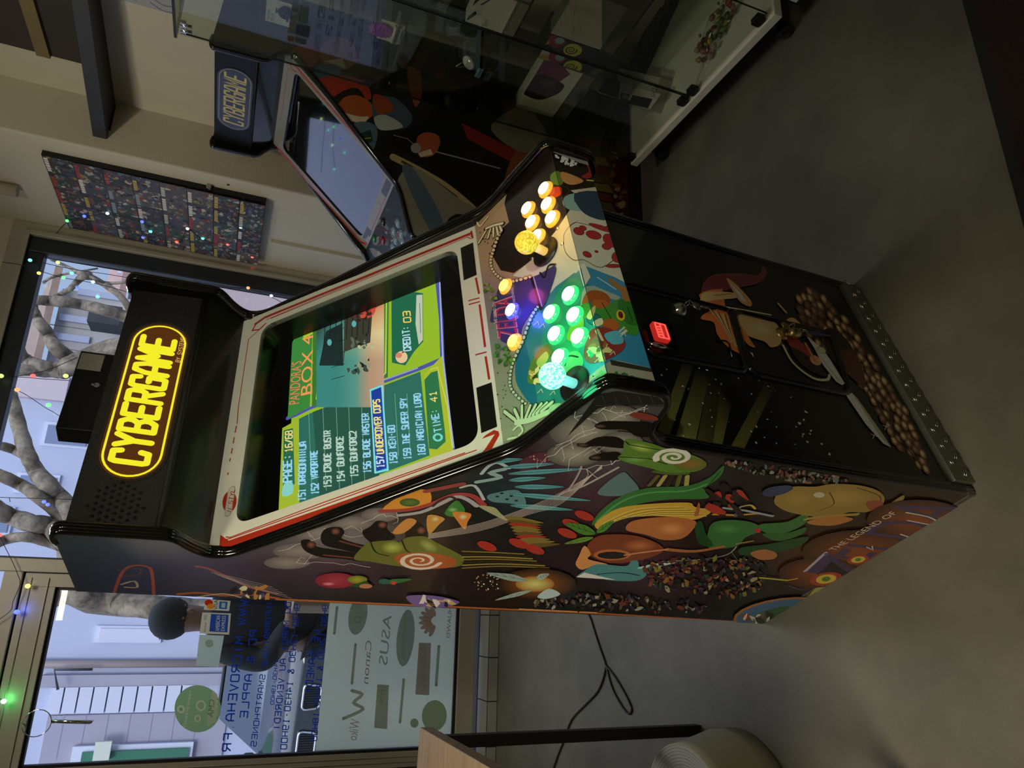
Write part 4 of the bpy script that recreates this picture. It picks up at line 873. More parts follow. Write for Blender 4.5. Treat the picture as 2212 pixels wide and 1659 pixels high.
tag(cab1,'lit arcade cabinet with amber glowing marquee and green and yellow buttons, nearest the camera','arcade machine')
cab2=empty('arcade_cabinet',(1.568,1.6455,0),-PI/2)
tag(cab2,'switched-off arcade cabinet with unlit sign and black screen beside the glass case','arcade machine')
C2F=frame((1.568,1.6455,0),-PI/2)
mq,bz,mn,cp,fp=cabinet(cab1,True,None,CF,{0:side_art1})
front_art(fp); cp_art(cp); screen_art(mn)
# ---- buttons and joysticks of the lit cabinet
oCP,nCP=inter(I3,I4,.0); nCP=Vector(nCP); oCP=Vector(oCP)
def cph(x,y,h=0): return hit(x,y,oCP+nCP*h,nCP,CF)
RING={'g':mat('green_translucent_ring',(.02,.5,.1),.15,emit=(.05,1,.25),es=.9,coat=.5),'y':mat('amber_translucent_ring',(.6,.3,.02),.15,emit=(1,.45,.05),es=.9,coat=.5),'b':mat('blue_translucent_ring',(.05,.05,.6),.15,emit=(.08,.1,1),es=1.2,coat=.5)}
LENS={'g':mat('lit_green_white_lens',(.7,1,.8),.3,emit=(.72,1,.84),es=1.8),'y':mat('lit_amber_white_lens',(1,.9,.6),.3,emit=(1,.88,.50),es=1.9),'b':mat('lit_white_lens',(.9,.9,1),.3,emit=(.85,.9,1),es=1.7),'s':mat('lit_start_lens',(1,.7,.2),.3,emit=(1,.62,.14),es=1.3)}
CN={'g':'green-lit','y':'amber-lit','b':'blue-lit','s':'orange-lit start'}
def pl(name,loc,col,power,r=.015):
    l=bpy.data.lights.new(name,'POINT'); l.energy=power; l.color=col; l.shadow_soft_size=r
    o=bpy.data.objects.new(name,l); COL.objects.link(o); o.parent=cab1; o.location=loc; return o
def button(x,y,c,r=.0148):
    b=cph(x,y,.011)-nCP*.011
    rg=RING['y' if c=='s' else c]; ln=LENS[c]
    m=MB(); m.lathe([(r*1.25,.0),(r*1.25,.003),(r*1.12,.006),(r*1.0,.0065),(r*.98,.0085)],b,nCP,24); o=m.build('push_button',rg,cab1); o['label']=CN[c]+' push button'
    m=MB(); m.lathe([(r*.92,.004),(r*.90,.0105),(r*.80,.0115),(0,.0112)],b,nCP,24); m.build('button_cap',ln,o)
    return b
YB=[(1172,405),(1178,438),(1135,448),(1187,468),(1144,477),(1156,508)]
GB=[(1225,633),(1184,673),(1235,678),(1194,719),(1245,724),(1203,769)]
for x,y in YB: button(x,y,'y')
for x,y in GB: button(x,y,'g')
button(1086,615,'s',.0138); button(1105,735,'s',.0138); button(1100,668,'b',.0138)
BALL={'g':mat('lit_green_bubble_ball',(.2,1,.6),.2,emit=(.30,1.0,.72),es=1.25,coat=.8,bump=1,nscale=300),'y':mat('lit_amber_bubble_ball',(1,.7,.05),.2,emit=(1,.62,.02),es=1.0,coat=.8,bump=1,nscale=300)}
for c in 'gy':
    n=BALL[c].node_tree; b=n.nodes['Principled BSDF']; v=n.nodes.new('ShaderNodeTexVoronoi'); v.inputs['Scale'].default_value=260 
    tcn=n.nodes.new('ShaderNodeTexCoord'); n.links.new(tcn.outputs['Object'],v.inputs['Vector']); r=n.nodes.new('ShaderNodeValToRGB'); r.color_ramp.elements[0].position=.15; r.color_ramp.elements[1].position=.75
    e=((.95,1,.97),(.02,.85,.40)) if c=='g' else ((1,.80,.10),(.42,.24,.0)); r.color_ramp.elements[0].color=(*e[0],1); r.color_ramp.elements[1].color=(*e[1],1)
    n.links.new(v.outputs['Distance'],r.inputs[0]); n.links.new(r.outputs[0],b.inputs['Emission Color'])
def joystick(bx,by,tx,ty,c):
    base=cph(bx,by); m=MB(); m.lathe([(.0,.0015),(.031,.0015),(.031,.0035),(.010,.005),(0,.005)],base,nCP,32)
    j=m.build('joystick',PLAST,cab1); j['label']=('green' if c=='g' else 'yellow')+'-lit ball-top joystick'
    # ball centre: along the ray of its image, at the stick's length above the panel
    best=cph(tx,ty,.066); ax=(best-base).normalized()
    m=MB(); m.tube([base+ax*.004,best],.0085,16); m.build('shaft',mat('clear_lit_shaft_'+c,(.6,.9,.8),.1,emit=((.25,.9,.85) if c=='g' else (1,.55,.08)),es=.95,coat=.6),j)
    m=MB(); m.sphere(best,.0215,28); m.build('ball_top',BALL[c],j)
    return best
jb=joystick(1243,830,1193,812,'g'); pl('green_joystick_glow',jb+nCP*.0+Vector((0,0,.0)),(.05,1,.30),0,.02)
jy=joystick(1180,545,1137,524,'y')
pl('green_button_glow',cph(1215,715,.055),(.04,1,.28),.30,.05); pl('green_stick_glow',cph(1235,850,.05),(.05,1,.35),.16,.02)
pl('amber_button_glow',cph(1160,450,.055),(1,.52,.08),.22,.05)
pl('blue_button_glow',cph(1112,664,.03),(.10,.08,1),.14,.015); pl('magenta_led_glow',cph(1112,612,.03),(1,.1,.35),.035,.015); pl('red_led_glow',cph(1120,738,.03),(1,.12,.1),.03,.015)
for k,(x,y) in enumerate(((1205,494),(1215,527),(1149,560),(1285,812))):
    b=cph(x,y); m=MB(); m.lathe([(.0042,0),(.004,.0014),(.002,.0022),(0,.0018)],b,nCP,12); m.build('panel_bolt',CHR,cab1)
# clear side lip at the right end of the control panel
a=cph(1140,370,.0); b=cph(1095,460,.0); m=MB(); c_=hit(1092,455,(x1-.001,0,0),(1,0,0),CF); d_=hit(1135,385,(x1-.001,0,0),(1,0,0),CF)
# ---- lower front: two service doors with rounded rims, locks, coin reject, kick plate
o7,n7=inter(I7,I6,.0004); n7=Vector(n7); o7=Vector(o7)
def fh(x,y,h=0): return hit(x,y,o7+n7*h,n7,CF)
A7=Art(o7,n7,CF)
for nm,q,rr in (('upper_service_door',((1400,764),(1612,804),(1574,672),(1340,613)),.02),('lower_service_door',((1618,806),(1836,854),(1792,722),(1580,672)),.03)):
    pts=[A7.px(*p) for p in q]; pts=rr2d(pts,rr,6); t=MB(); t.tube([A7.pt+A7.u*a+A7.w*b+n7*.0035 for a,b in pts],.0055,8,closed=True); t.tube([A7.pt+A7.u*a*.9999+A7.w*b+n7*.001 for a,b in pts],.008,6,closed=True); t.build(nm,GBLK,cab1)
m=MB(); m.rbox((-.03,-.014,0),(.03,.014,.006),.006); 
c=fh(1570,745); 
t=MB(); t.tube([fh(1548,733,.003),fh(1568,737,.003),fh(1575,743,.003),fh(1582,772,.003)],.0022,6); t.build('door_handle_slot',GBLK,cab1)
# coin reject button
M7=Matrix((( 1,0,0,0),(0,-n7.z,n7.y,0),(0,n7.y,n7.z,0),(0,0,0,1)))
def onface(c): 
    u=A7.u; w=A7.w; n=n7
    return Matrix(((u.x,w.x,n.x,c.x),(u.y,w.y,n.y,c.y),(u.z,w.z,n.z,c.z),(0,0,0,1)))
c=fh(1428,724); o=MB().rbox((-.034,-.028,0),(.034,.028,.008),.008,onface(c)).build('coin_reject_plate',GBLK,cab1)
REDL=mat('red_lit_plastic',(.5,.02,.02),.25,emit=(1,.04,.03),es=.35); REDB=mat('bright_red_lit_plastic',(.5,.02,.02),.25,emit=(1,.10,.07),es=1.3)
c=fh(1424,722,.008); b=MB().rbox((-.022,-.016,0),(.022,.018,.010),.004,onface(c)).build('coin_reject_button',REDL,o)
m=MB(); 
for yy in (-.012,.0005,.0125): m.rbox((-.019,yy-.0012,.010),(.019,yy+.0012,.0112),.001,onface(c))
for xx in (-.019,.019): m.rbox((xx-.001,-.012,.010),(xx+.001,.0125,.0112),.0009,onface(c))
for k in range(4): m.rbox((-.013+k*.007,.003,.010),(-.0105+k*.007,.010,.0112),.0008,onface(c))
m.build('glowing_edges',REDB,b)
m=MB(); m.tube([fh(1400,742,.016),fh(1425,748,.018),fh(1452,754,.010)],[.004,.006,.002],8); m.build('metal_latch',CHR,cab1)
# locks with keys
BRASS=mat('worn_brass',(.55,.42,.2),.35,1); STEEL=mat('brushed_steel',(.45,.45,.43),.3,1)
for (x,y),m_ in (((1468,668),CHR),((1688,722),BRASS)):
    b=fh(x,y); m=MB(); m.lathe([(.0,.012),(.008,.012),(.017,.004),(.018,0)],b,n7,24); lk=m.build('cam_lock',m_,cab1)
def ring(mb,c,r,ax,t=.0012):
    ax=Vector(ax).normalized(); u=ax.orthogonal().normalized(); w=ax.cross(u); mb.tube([c+(u*math.cos(2*PI*k/20)+w*math.sin(2*PI*k/20))*r for k in range(20)],t,6,closed=True)
kr=empty('key_bunch',(0,0,0),CA); tag(kr,'small steel key on two rings hanging from the upper chrome lock','keys')
m=MB(); ring(m,fh(1484,656,.022),.006,(1,.2,.3)); ring(m,fh(1492,654,.022),.006,(.2,1,.3)); m.build('ring',CHR,kr)
m=MB(); c=fh(1505,661,.022); m.lathe([(0,.001),(.011,.001),(.011,-.001),(0,-.001)],c,n7,18); q0=fh(1512,662,.022);q1=fh(1531,665,.022); m.tube([q0,q1],.0028,6); m.build('key',STEEL,kr)
kr=empty('key_bunch',(0,0,0),CA); tag(kr,'brass key, barrel fob and purple tag hanging from the lower lock','keys')
m=MB(); c=fh(1696,703,.018); m.lathe([(0,.001),(.011,.001),(.011,-.001),(0,-.001)],c,n7,18); m.tube([c,fh(1686,722,.014)],.003,6); m.build('key',BRASS,kr)
m=MB(); ring(m,fh(1710,705,.022),.008,(1,.3,.2)); 
for k in range(5): ring(m,fh(1722+k*5,711+k,.02),.0035,(1,0,0) if k%2 else (0,1,0),.0009)
m.build('ring',CHR,kr)
m=MB(); a=fh(1704,719,.016); b=fh(1726,721,.016); d=(b-a); m.lathe([(0,0),(.010,0),(.013,d.length*.25),(.013,d.length*.7),(.010,d.length),(0,d.length)],a,d,16); m.build('barrel_fob',BRASS,kr)
a=fh(1737,716,.01);b=fh(1797,727,.006); 
m=MB(); w_=(A7.w*.0+A7.u)*.0055; d=(b-a); m.prism([a-w_*.4,a+w_*.4,a+d*.5+w_,b,a+d*.5-w_],n7*.002); m.build('tag',mat('purple_plastic','#5a4a80',.4),kr)
# kick plate
m=MB(); m.box((x0,-.275,.0),(x1,-.262,.062)); m.box((x0,-.262,.055),(x1,-.245,.062)); kp=m.build('kick_plate',PLATE,cab1,bevel=.001)
m=MB()
for k in range(14):
    for j in range(2):
        c=Vector((x0+.025+k*.043+(.021 if j else 0),-.2755,.018+j*.026)); a=(1 if j else -1)*.6
        for s_ in (-.003,.003): m.tube([c+Vector((-.010,0,s_-.006*a)),c+Vector((0,-.0012,s_)),c+Vector((.010,0,s_+.006*a))],[.0006,.0016,.0006],5)
m.build('raised_tread',mat('bright_tread_steel',(.75,.76,.7),.25,1),kp)
m=MB(); m.box((0.0,-.26,.0),(.004,.49,.004)); m.box((-.002,-.262,0),(.0,.495,.014)); m.build('edge_strip',mat('grey_rubber','#5a584e',.6),cab1)
# cabinet top fitting: black box with a label standing behind the marquee
bx=empty('equipment_box',(0,0,0),CA); tag(bx,'flat black metal box with pale label standing on top of the lit cabinet','box')
Yb=.25
def bh(x,y): return hit(x,y,(0,Yb,0),(0,1,0),CF)
q=[bh(167,756),bh(128,925)]; zt=(q[0].z+q[1].z)/2; xa_,xb_=q[1].x,q[0].x
MB().box((xa_,Yb,1.758),(xb_,Yb+.05,zt)).build('case',mat('black_powder_coat','#100d0b',.5,bump=.2,nscale=200),bx,bevel=.002)
q=[bh(177,762),bh(225,775)]; MB().box((q[0].x-.045,Yb-.0008,q[1].z),(q[0].x,Yb,q[0].z)).build('paper_label',mat('silver_label','#a8a498',.5),bx)
q=bh(205,832); m=MB(); m.tube([(q.x,Yb-.001,q.z+.006),(q.x,Yb-.001,q.z)],.0025,8); m.disc((q.x,Yb-.0012,q.z-.003),.006,(0,-1,0)); m.build('keyhole',mat('pale_hole','#8c8e98',.6),bx)
# ---- the switched-off cabinet
def side_art2(sp,pr):
    A=Art((CW,0,0),(1,0,0),C2F,gain=1.45,lift=.0004); A.setclip([A.uv((CW,a,b)) for a,b in pr])
    A.poly("430,-80 1420,-80 1420,600 430,600",'#15110d')
    A.poly("560,-80 640,-80 700,160 650,130 560,110",'#2a2a28'); A.ell(690,60,110,60,'#33424e',rim='#1a1c20')
    # plain coloured stand-ins: pale beard-like wedge, red cap-like swoosh, tan ovals, dark coat, blue cloth
    A.poly("690,110 720,80 760,92 772,130 742,150 700,140",'#8a5238',sm=True); A.poly("700,132 740,126 748,150 720,138",'#a8a088'); A.poly("630,110 660,95 688,110 682,140 650,145",'#7c3c30',sm=True)
    A.poly("674,170 690,140 735,145 728,170 690,178",'#31536a',sm=True); A.poly("682,180 708,165 750,165 790,180 800,215 750,210 708,230",'#a2331f',sm=True)
    A.poly("712,225 735,200 770,190 790,215 780,230",'#1a0f0a',sm=True); A.poly("726,240 742,212 772,206 800,222 808,244 786,262 752,258",'#a45026',sm=True); A.poly("734,240 752,246 778,252 796,252 786,264 752,260",'#c8b89c',sm=True)
    A.poly("806,215 850,210 884,240 890,262 870,278 820,280 808,262",'#3d4f60',sm=True); A.poly("808,255 830,248 860,262 868,276 822,281",'#a2a8a4',sm=True); A.poly("806,205 835,212 850,238 815,245",'#8c3c1c',sm=True)
    A.poly("815,290 870,282 900,270 960,250 1040,240 1000,330 1060,440 1100,480 985,500 900,345 850,320",'#0d0b09',sm=True)
    A.poly("890,262 960,200 1020,250 1100,330 1085,350 1040,300 960,275",'#0f0b0a'); A.poly("996,265 1120,328 1100,348 1010,300",'#7a1d18'); A.poly("1115,325 1180,305 1180,390 1090,440 1084,410",'#7a4420',sm=True)
    A.poly("902,296 920,286 945,292 950,312 935,336 906,338 900,316",'#9a4c2a',sm=True); A.poly("904,330 930,322 936,334 908,340",'#c0b098'); A.ell(898,320,11,11,'#8c8c84'); A.line("942,328 1080,364",.006,'#8c8478'); A.line("850,292 880,300 894,312",.003,'#8c7458')
    A.line("850,340 900,365 960,400 1010,440 1040,470",.030,'#a89468',sm=True); A.line("870,350 930,385 985,425",.012,'#4c3414',sm=True)
    A.poly("855,425 870,370 905,365 985,425 1045,470 1000,540 890,520",'#837f70',sm=True); A.poly("870,372 890,362 940,440 960,500 930,500",'#516274',sm=True)
    A.poly("760,270 800,265 816,290 800,335 780,320",'#4c6478',sm=True); A.poly("775,290 800,280 806,305 785,315",'#1c3438'); A.line("786,300 800,298",.005,'#a08c34')
    A.poly("850,110 870,90 905,100 900,140 870,150",'#6c2c1c',sm=True); A.poly("880,150 906,150 912,200 898,232 884,190",'#8c4c2c',sm=True); A.poly("860,120 940,100 960,170 900,150",'#3c1410',sm=True)
    A.poly("1060,280 1100,240 1150,230 1190,300 1130,330",'#6c6a58',sm=True); A.poly("1150,240 1330,180 1345,440 1240,340 1190,300",'#3c3a20'); A.line("1190,250 1340,330",.006,'#544e2c')
    for k in range(8): A.poly([(1240+k*3,300+k*18),(1300+k*3,300+k*20),(1310+k*3,318+k*20),(1250+k*3,318+k*18)],['#5c281c','#4c4420','#6c5c24'][k%3])
    A.poly("1310,300 1352,300 1358,480 1336,480",'#3c2014'); A.scatter("1318,320 1350,320 1350,470 1330,470",24,3,7,['#6c4428','#2c140c','#8c7450'],61)
    A.build('side_artwork',PRINT,sp)
m2=cabinet(cab2,False,.43,C2F,{1:side_art2})
# controls of the unlit cabinet
o,n=inter(I3,I4,.0); n=Vector(n); o=Vector(o)
A=Art(o,n,C2F,gain=1.2); b0=0; w=A.uv((0,I4[0],I4[1]))[1]; s_=1 if A.u.x>0 else -1
A.setclip([(s_*x0,0),(s_*x1,0),(s_*x1,w),(s_*x0,w)]); A.poly2([(s_*x0,0),(s_*x1,0),(s_*x1,w),(s_*x0,w)],'#22303c')
A.scatter("790,545 800,470 840,460 880,500 870,560",26,2,7,['#8c8478','#54606c','#3c2c38','#6c6c70','#7c2c30'],63,3)
A.build('control_panel_artwork',PRINT,m2[3])
for k,(x,y,c) in enumerate(((857,483,'b'),(848,500,'b'),(864,507,'b'),(852,520,'b'),(867,524,'b'),(846,535,'b'))):
    p=hit(x,y,o+n*.008,n,C2F)-n*.008; m=MB(); m.lathe([(.019,0),(.018,.006),(.014,.007),(.013,.010),(0,.010)],p,n,16); m.build('push_button',mat('pale_blue_button','#7c98b0',.2,coat=.6),cab2)
for (x,y,c) in ((825,480,'#101418'),(806,516,'#1c6c3c'),(825,520,'#7c2028')):
    p=hit(x,y,o+n*.008,n,C2F)-n*.008; m=MB(); m.lathe([(.018,0),(.018,.005),(.013,.010),(0,.010)],p,n,16); m.build('start_button',mat('btn'+c,c,.25,coat=.5),cab2)
# ------------------------------------------------------------ glass display case beside the unlit cabinet
WHM=mat('white_melamine','#dad8c6',.4,noise=.03,nscale=6)
CGL=glassmat('case_glass',(.90,.93,.90),1.45)
EDG=mat('dark_green_glass_edge','#10160f',.15,coat=.6)
CX=1.605; CY1=.86; CY0=.035; CXB=2.10
ZB=.135; ZS=(.482,.82,1.155,1.485); ZT=1.845
case=empty('display_case',(CX,CY0,0)); tag(case,'tall glass display case on a white castored base, beside the unlit arcade cabinet','display case')
def cl(x,y,z): return (x-CX,y-CY0,z)
MB().box(cl(CX-.012,CY0-.01,ZB-.03),cl(CXB,CY1+.01,ZB)).build('base',WHM,case,bevel=.002)
g=MB(); g.box(cl(CX,CY1-.006,ZB),cl(CXB,CY1,ZT)).build('side_glass',CGL,case)
MB().box(cl(CX,CY0,ZB),cl(CXB,CY0+.006,ZT)).build('side_glass',CGL,case)
ym=(CY0+CY1)/2
for a,b in ((CY0+.007,ym-.002),(ym+.002,CY1-.007)):
    dr=MB().box(cl(CX,a,ZB+.012),cl(CX+.005,b,ZT-.01)).build('glass_door',CGL,case)
    e=MB(); e.box(cl(CX-.0006,a,ZB+.012),cl(CX+.0056,a+.0016,ZT-.01)); e.box(cl(CX-.0006,b-.0016,ZB+.012),cl(CX+.0056,b,ZT-.01)); e.build('polished_edge',EDG,dr)
MB().box(cl(CX-.01,CY0-.004,ZT),cl(CXB,CY1+.004,ZT+.008)).build('top_glass',CGL,case)
e=MB(); e.box(cl(CX-.012,CY0-.004,ZT),cl(CX-.01,CY1+.004,ZT+.009)); e.box(cl(CX-.012,CY1+.004,ZT),cl(CXB,CY1+.006,ZT+.009)); e.build('top_edge',EDG,case)
for z in ZS:
    sh=MB().box(cl(CX+.022,CY0+.008,z),cl(CXB-.01,CY1-.008,z+.006)).build('glass_shelf',CGL,case)
    e=MB(); e.box(cl(CX+.020,CY0+.008,z),cl(CX+.022,CY1-.008,z+.006)); e.box(cl(CX+.022,CY1-.010,z),cl(CXB-.01,CY1-.008,z+.006)); e.build('polished_edge',EDG,sh)
    for yy in (CY1-.014,CY0+.014): MB().tube([cl(CX+.03,yy-.004,z-.004),cl(CX+.03,yy+.006,z-.004)],.004,8).build('shelf_pin',CHR,case)
for yy in (CY1-.03,CY1-.055):
    m=MB(); m.tube([cl(CX-.004,yy,ZT-.012),cl(CX-.004,yy,ZT-.045)],.006,12); m.cbox(cl(CX-.002,yy-.0,ZT-.02),(.012,.022,.016)); m.build('glass_hinge',CHR,case)
for yy in (CY1-.02,ym+.03,ym-.03,CY0+.04): MB().rbox(cl(CX-.006,yy-.018,ZB+.004),cl(CX+.012,yy+.018,ZB+.034),.004,axis=0).build('door_clamp',PLAST,case)
for yy in (CY1-.06,CY0+.06):
    m=MB(); m.lathe([(0,-.011),(.022,-.011),(.024,-.006),(.024,.006),(.022,.011),(0,.011)],cl(CX+.03,yy,.024),(1,.4,0),16); m.box(cl(CX+.014,yy-.018,.04),cl(CX+.046,yy+.018,.05)); m.tube([cl(CX+.03,yy,.05),cl(CX+.03,yy,ZB-.03)],.007,8); m.rbox(cl(CX+.012,yy-.02,ZB-.036),cl(CX+.05,yy+.02,ZB-.03),.004)
    m.build('castor',mat('castor_black','#0c0c0c',.3,coat=.4),case)
m=MB(); 
for yy in (CY1-.06,CY0+.06): m=MB().lathe([(0,-.011),(.022,-.011),(.024,0),(.022,.011),(0,.011)],cl(CXB-.05,yy,.024),(1,.2,0),12); m.tube([cl(CXB-.05,yy,.03),cl(CXB-.05,yy,ZB-.03)],.007,8); m.build('castor',MATS['castor_black'],case)
# second case, mostly out of the frame
c2=empty('display_case',(CX,-.9,0)); tag(c2,'second glass display case with white base, only its lower corner in the picture','display case')
MB().box((-.012,0,ZB-.03),(.5,.868,ZB)).build('base',WHM,c2,bevel=.002)
MB().box((0,.852,ZB),(.5,.858,ZT)).build('side_glass',CGL,c2); dr=MB().box((0,.44,ZB+.012),(.005,.848,ZT)).build('glass_door',CGL,c2); MB().box((-.001,.846,ZB+.012),(.006,.848,ZT)).build('polished_edge',EDG,dr)
for yy in (.80,.06):
    m=MB(); m.lathe([(0,-.011),(.022,-.011),(.024,0),(.022,.011),(0,.011)],(.03,yy,.024),(1,.3,0),14); m.tube([(.03,yy,.03),(.03,yy,ZB-.03)],.007,8); m.build('castor',MATS['castor_black'],c2)
# ---- things in the case; each stands on a shelf at height z, centred from its pixel
def shp(x,y,z): q=hz(x,y,z); q.x=min(max(q.x,CX+.03),CXB-.05); q.y=min(max(q.y,CY0+.03),CY1-.03); return q
def thing(name,loc,label,cat,rz=0,group=None): o=empty(name,loc,rz); tag(o,label,cat,group); return o
def onbox(x,y,z,*_): pass
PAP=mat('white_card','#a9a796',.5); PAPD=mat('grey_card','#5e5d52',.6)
z1=ZB; z2=ZS[0]+.006; z3=ZS[1]+.006; z4=ZS[2]+.006; z5=ZS[3]+.006
# keyboard lying on the base floor
kb=[hz(1343,167,z1+.03),hz(1437,170,z1+.03),hz(1509,8,z1+.03),hz(1412,10,z1+.03)]
K0=kb[0];ku=(kb[3]-kb[0]);kl=ku.length;ku.normalize();kv=Vector((ku.y,-ku.x,0)); kd=.145
if (kb[1]-kb[0]).dot(kv)<0: kv=-kv
kl=.42
KM=Matrix(((ku.x,kv.x,0,K0.x),(ku.y,kv.y,0,K0.y),(0,0,1,z1+.001),(0,0,0,1)))
keyb=thing('keyboard',(0,0,0),'black computer keyboard lying on the white base inside the glass case','keyboard')
MB().rbox((0,0,0),(kl,kd,.022),.008,KM).build('case',mat('keyboard_black','#141413',.35,coat=.2),keyb,bevel=.002)
m=MB(); 
for r in range(6):
    for c in range(20):
        if r==5 and 4<c<9: continue
        if c in (15,): continue
        m.box((.010+c*.0203,.012+r*.0195,.022),(.027+c*.0203,.028+r*.0195,.028),KM)
m.box((.010+4*.0203,.012+5*.0195,.022),(.027+8*.0203,.028+5*.0195,.028),KM)
m.build('keys',mat('key_caps_black','#26262a',.4),keyb)
A=Art(KM@Vector((0,0,.0222)),(0,0,1),WF,gain=1); 
p=lambda a,b:A.uv(KM@Vector((a,b,.0222)))
A.text("msi",p(.20,.142),p(.225,.142),p(.20,.134),'#8c8c84',raw=True); A.build('brand_mark',PRINTM,keyb)
# keyboard carton standing at the left of it
def cartonart(A,fn): pass
def carton(name,q,h,label,mats,cat='box',art=None,frontface=None):
    """upright/lying box: q = four floor corners (3D), h = height"""
    t=thing(name,(0,0,0),label,cat); m=MB(); m.prism(q,(0,0,h)); b=m.build('carton',mats,t,bevel=.001)
    if art:
        for (pt,n,fn) in art:
            A=Art(pt,n,WF,gain=1.6,lift=.0006); fn(A); A.build('printed_face',PRINTM,b)
    return t
def quad(p,dx,dy,a,b): # p corner, a along unit dx, b along unit dy
    dx=Vector((*dx,0)).normalized();dy=Vector((*dy,0)).normalized(); p=Vector(p); return [p,p+dx*a,p+dx*a+dy*b,p+dy*b]
# keyboard carton: front edge seen at (1290..1415, 165..235)
p=hz(1390,236,z1); p.x=max(p.x,CX+.02)
def kart(A):
    A.poly("1290,165 1428,203 1405,236 1290,200",'#a09e8e'); A.poly("1286,160 1340,178 1336,212 1294,198",'#0e0e0d'); A.poly("1340,200 1410,214 1400,234 1340,220",'#14140f')
    A.ell(1350,209,6,6,'#807e70'); A.stroke("msi",(1361,216),(1366,206),(1355,214),'#a8a698',w=.9,caps=False); A.text("GK20",(1414,211),(1422,186),(1405,208),'#2c2a26'); A.text("VIGOR",(1408,198),(1412,188),(1404,197),'#706c60'); A.text("14 c",(1370,197),(1375,184),(1362,195),'#4c4a44')
kz=.055
q0=hz(1402,238,z1+kz); q1=hz(1296,203,z1+kz); q2=hz(1428,196,z1+kz)
dxk=(q1-q0); dxk.z=0; q0.z=z1; e1_=dxk.normalized(); e2_=Vector((e1_.y,-e1_.x,0)); 
if e2_.y>0: e2_=-e2_
q0.x=max(q0.x,CX+.03)
L_=min(dxk.length,.40)
qq=[q0,q0+e1_*L_,q0+e1_*L_+e2_*.12,q0+e2_*.12]
carton('keyboard_box',qq,kz,'flat white keyboard carton with black stripe lettered GK20, lying beside the black keyboard',PAP,art=[((0,0,z1+kz),(0,0,1),kart)])
# bag of small figures: crumpled clear packet with coloured trinkets
tb=thing('toy_packet',(0,0,0),'clear plastic packet of small green and red trinkets at the front of the case base','packet')
R=random.Random(5); cols=['#5c7c4c','#8c4030','#b09a38','#9c8c78','#3c5c34','#a86858']
ptsb=[hz(1520,138,z1),hz(1560,70,z1),hz(1590,10,z1)]
MMS=[mat('trinket'+c,c,.35) for c in cols]
m=MB()
for k in range(64):
    t=R.random(); a=ptsb[0].lerp(ptsb[2],t); c=a+Vector((R.uniform(-.035,.07),R.uniform(-.05,.03),R.uniform(.012,.035))); c.x=max(c.x,CX+.03); m.mat(R.randrange(6)); m.sphere(c,R.uniform(.006,.014),8,(R.uniform(.7,1.4),R.uniform(.7,1.4),R.uniform(.6,1)))
m.build('trinkets',MMS,tb)
a=ptsb[0];b=ptsb[2]; m=MB(); n_=10; V=[];Fc=[]
for i in range(n_+1):
    c=a.lerp(b,i/n_)
    for j in range(7):
        th=PI*j/6; V.append((max(CX+.012,c.x+.012+.055*math.cos(th)+R.uniform(-.006,.006)),c.y+R.uniform(-.004,.004),z1+.002+.05*math.sin(th)*math.sin(PI*(i+.3)/(n_+.6))+R.uniform(0,.004)))
for i in range(n_):
    for j in range(6): Fc.append((i*7+j,i*7+j+1,(i+1)*7+j+1,(i+1)*7+j))
m.add(V,Fc,True); m.build('clear_bag',glassmat('clear_film',(.95,.96,.95),1.35,rough=.08),tb)
# shelf 2: camera carton, two cartons with yellow swirls, white carton, green plush
q0=hz(1190,250,z2); 
def yline(x,y,z): q=hz(x,y,z); q.x=max(q.x,CX+.045); return q
FX=1.72
def fc(x,y): return hx(x,y,FX)      # points on the common front plane of the cartons
def frontbox(name,y0,y1,z,h,d,label,m_,fn,cat='box',group=None):
    t=thing(name,(0,0,0),label,cat,0,group); b=MB().box((FX,y0,z),(FX+d,y1,z+h)).build('carton',m_,t,bevel=.001)
    A=Art((FX,0,0),(-1,0,0),WF,gain=1.6,lift=.0006); A.setclip([A.uv((FX,y0,z)),A.uv((FX,y1,z)),A.uv((FX,y1,z+h)),A.uv((FX,y0,z+h))]); fn(A); A.build('printed_face',PRINTM,b); return t
a1=fc(1190,252);a2=fc(1260,165);a3=fc(1095,215)
def fart(A):
    A.poly("1050,100 1300,100 1300,300 1050,300",'#a19c8c'); A.poly("1070,100 1180,100 1232,160 1190,190 1150,185 1110,200 1060,240",'#5c2444'); A.poly("1130,200 1140,178 1170,160 1215,180 1216,192 1200,205 1170,215 1150,212",'#241420',sm=True); A.poly("1168,170 1200,178 1196,190 1166,184",'#3c2c3c')
    A.text("Tapo",(1118,223),(1122,205),(1110,221),'#4c3c30'); A.text("Camera",(1180,250),(1185,232),(1177,249),'#7c7464')
def sart(A):
    A.poly("1000,0 1300,0 1300,260 1000,260",'#121010'); A.poly("1140,50 1262,60 1262,170 1140,190",'#181214')
    for dy in (0,36):
        A.poly([(1152,62+dy),(1190,72+dy),(1205,90+dy),(1170,96+dy),(1148,84+dy)],'#8c6c28',sm=True); A.poly([(1190,72+dy),(1212,76+dy),(1222,92+dy),(1200,104+dy),(1186,92+dy)],'#6c1c30',sm=True); A.ell(1209,88+dy,10,7,'#6c8088')
        A.ell(1237,108+dy,21,14,'#94923c',out=(.0016,'#14100c')); spiral(A,1233,108+dy,13,.005,'#14100c',2.0,.7,0)
        A.poly([(1160,66+dy),(1188,74+dy),(1186,84+dy),(1158,78+dy)],'#8c8c84')
    A.poly("1130,120 1165,130 1180,150 1150,165 1128,158",'#8c8a2c'); A.poly("1160,142 1170,143 1168,153 1158,152","#a8a698")
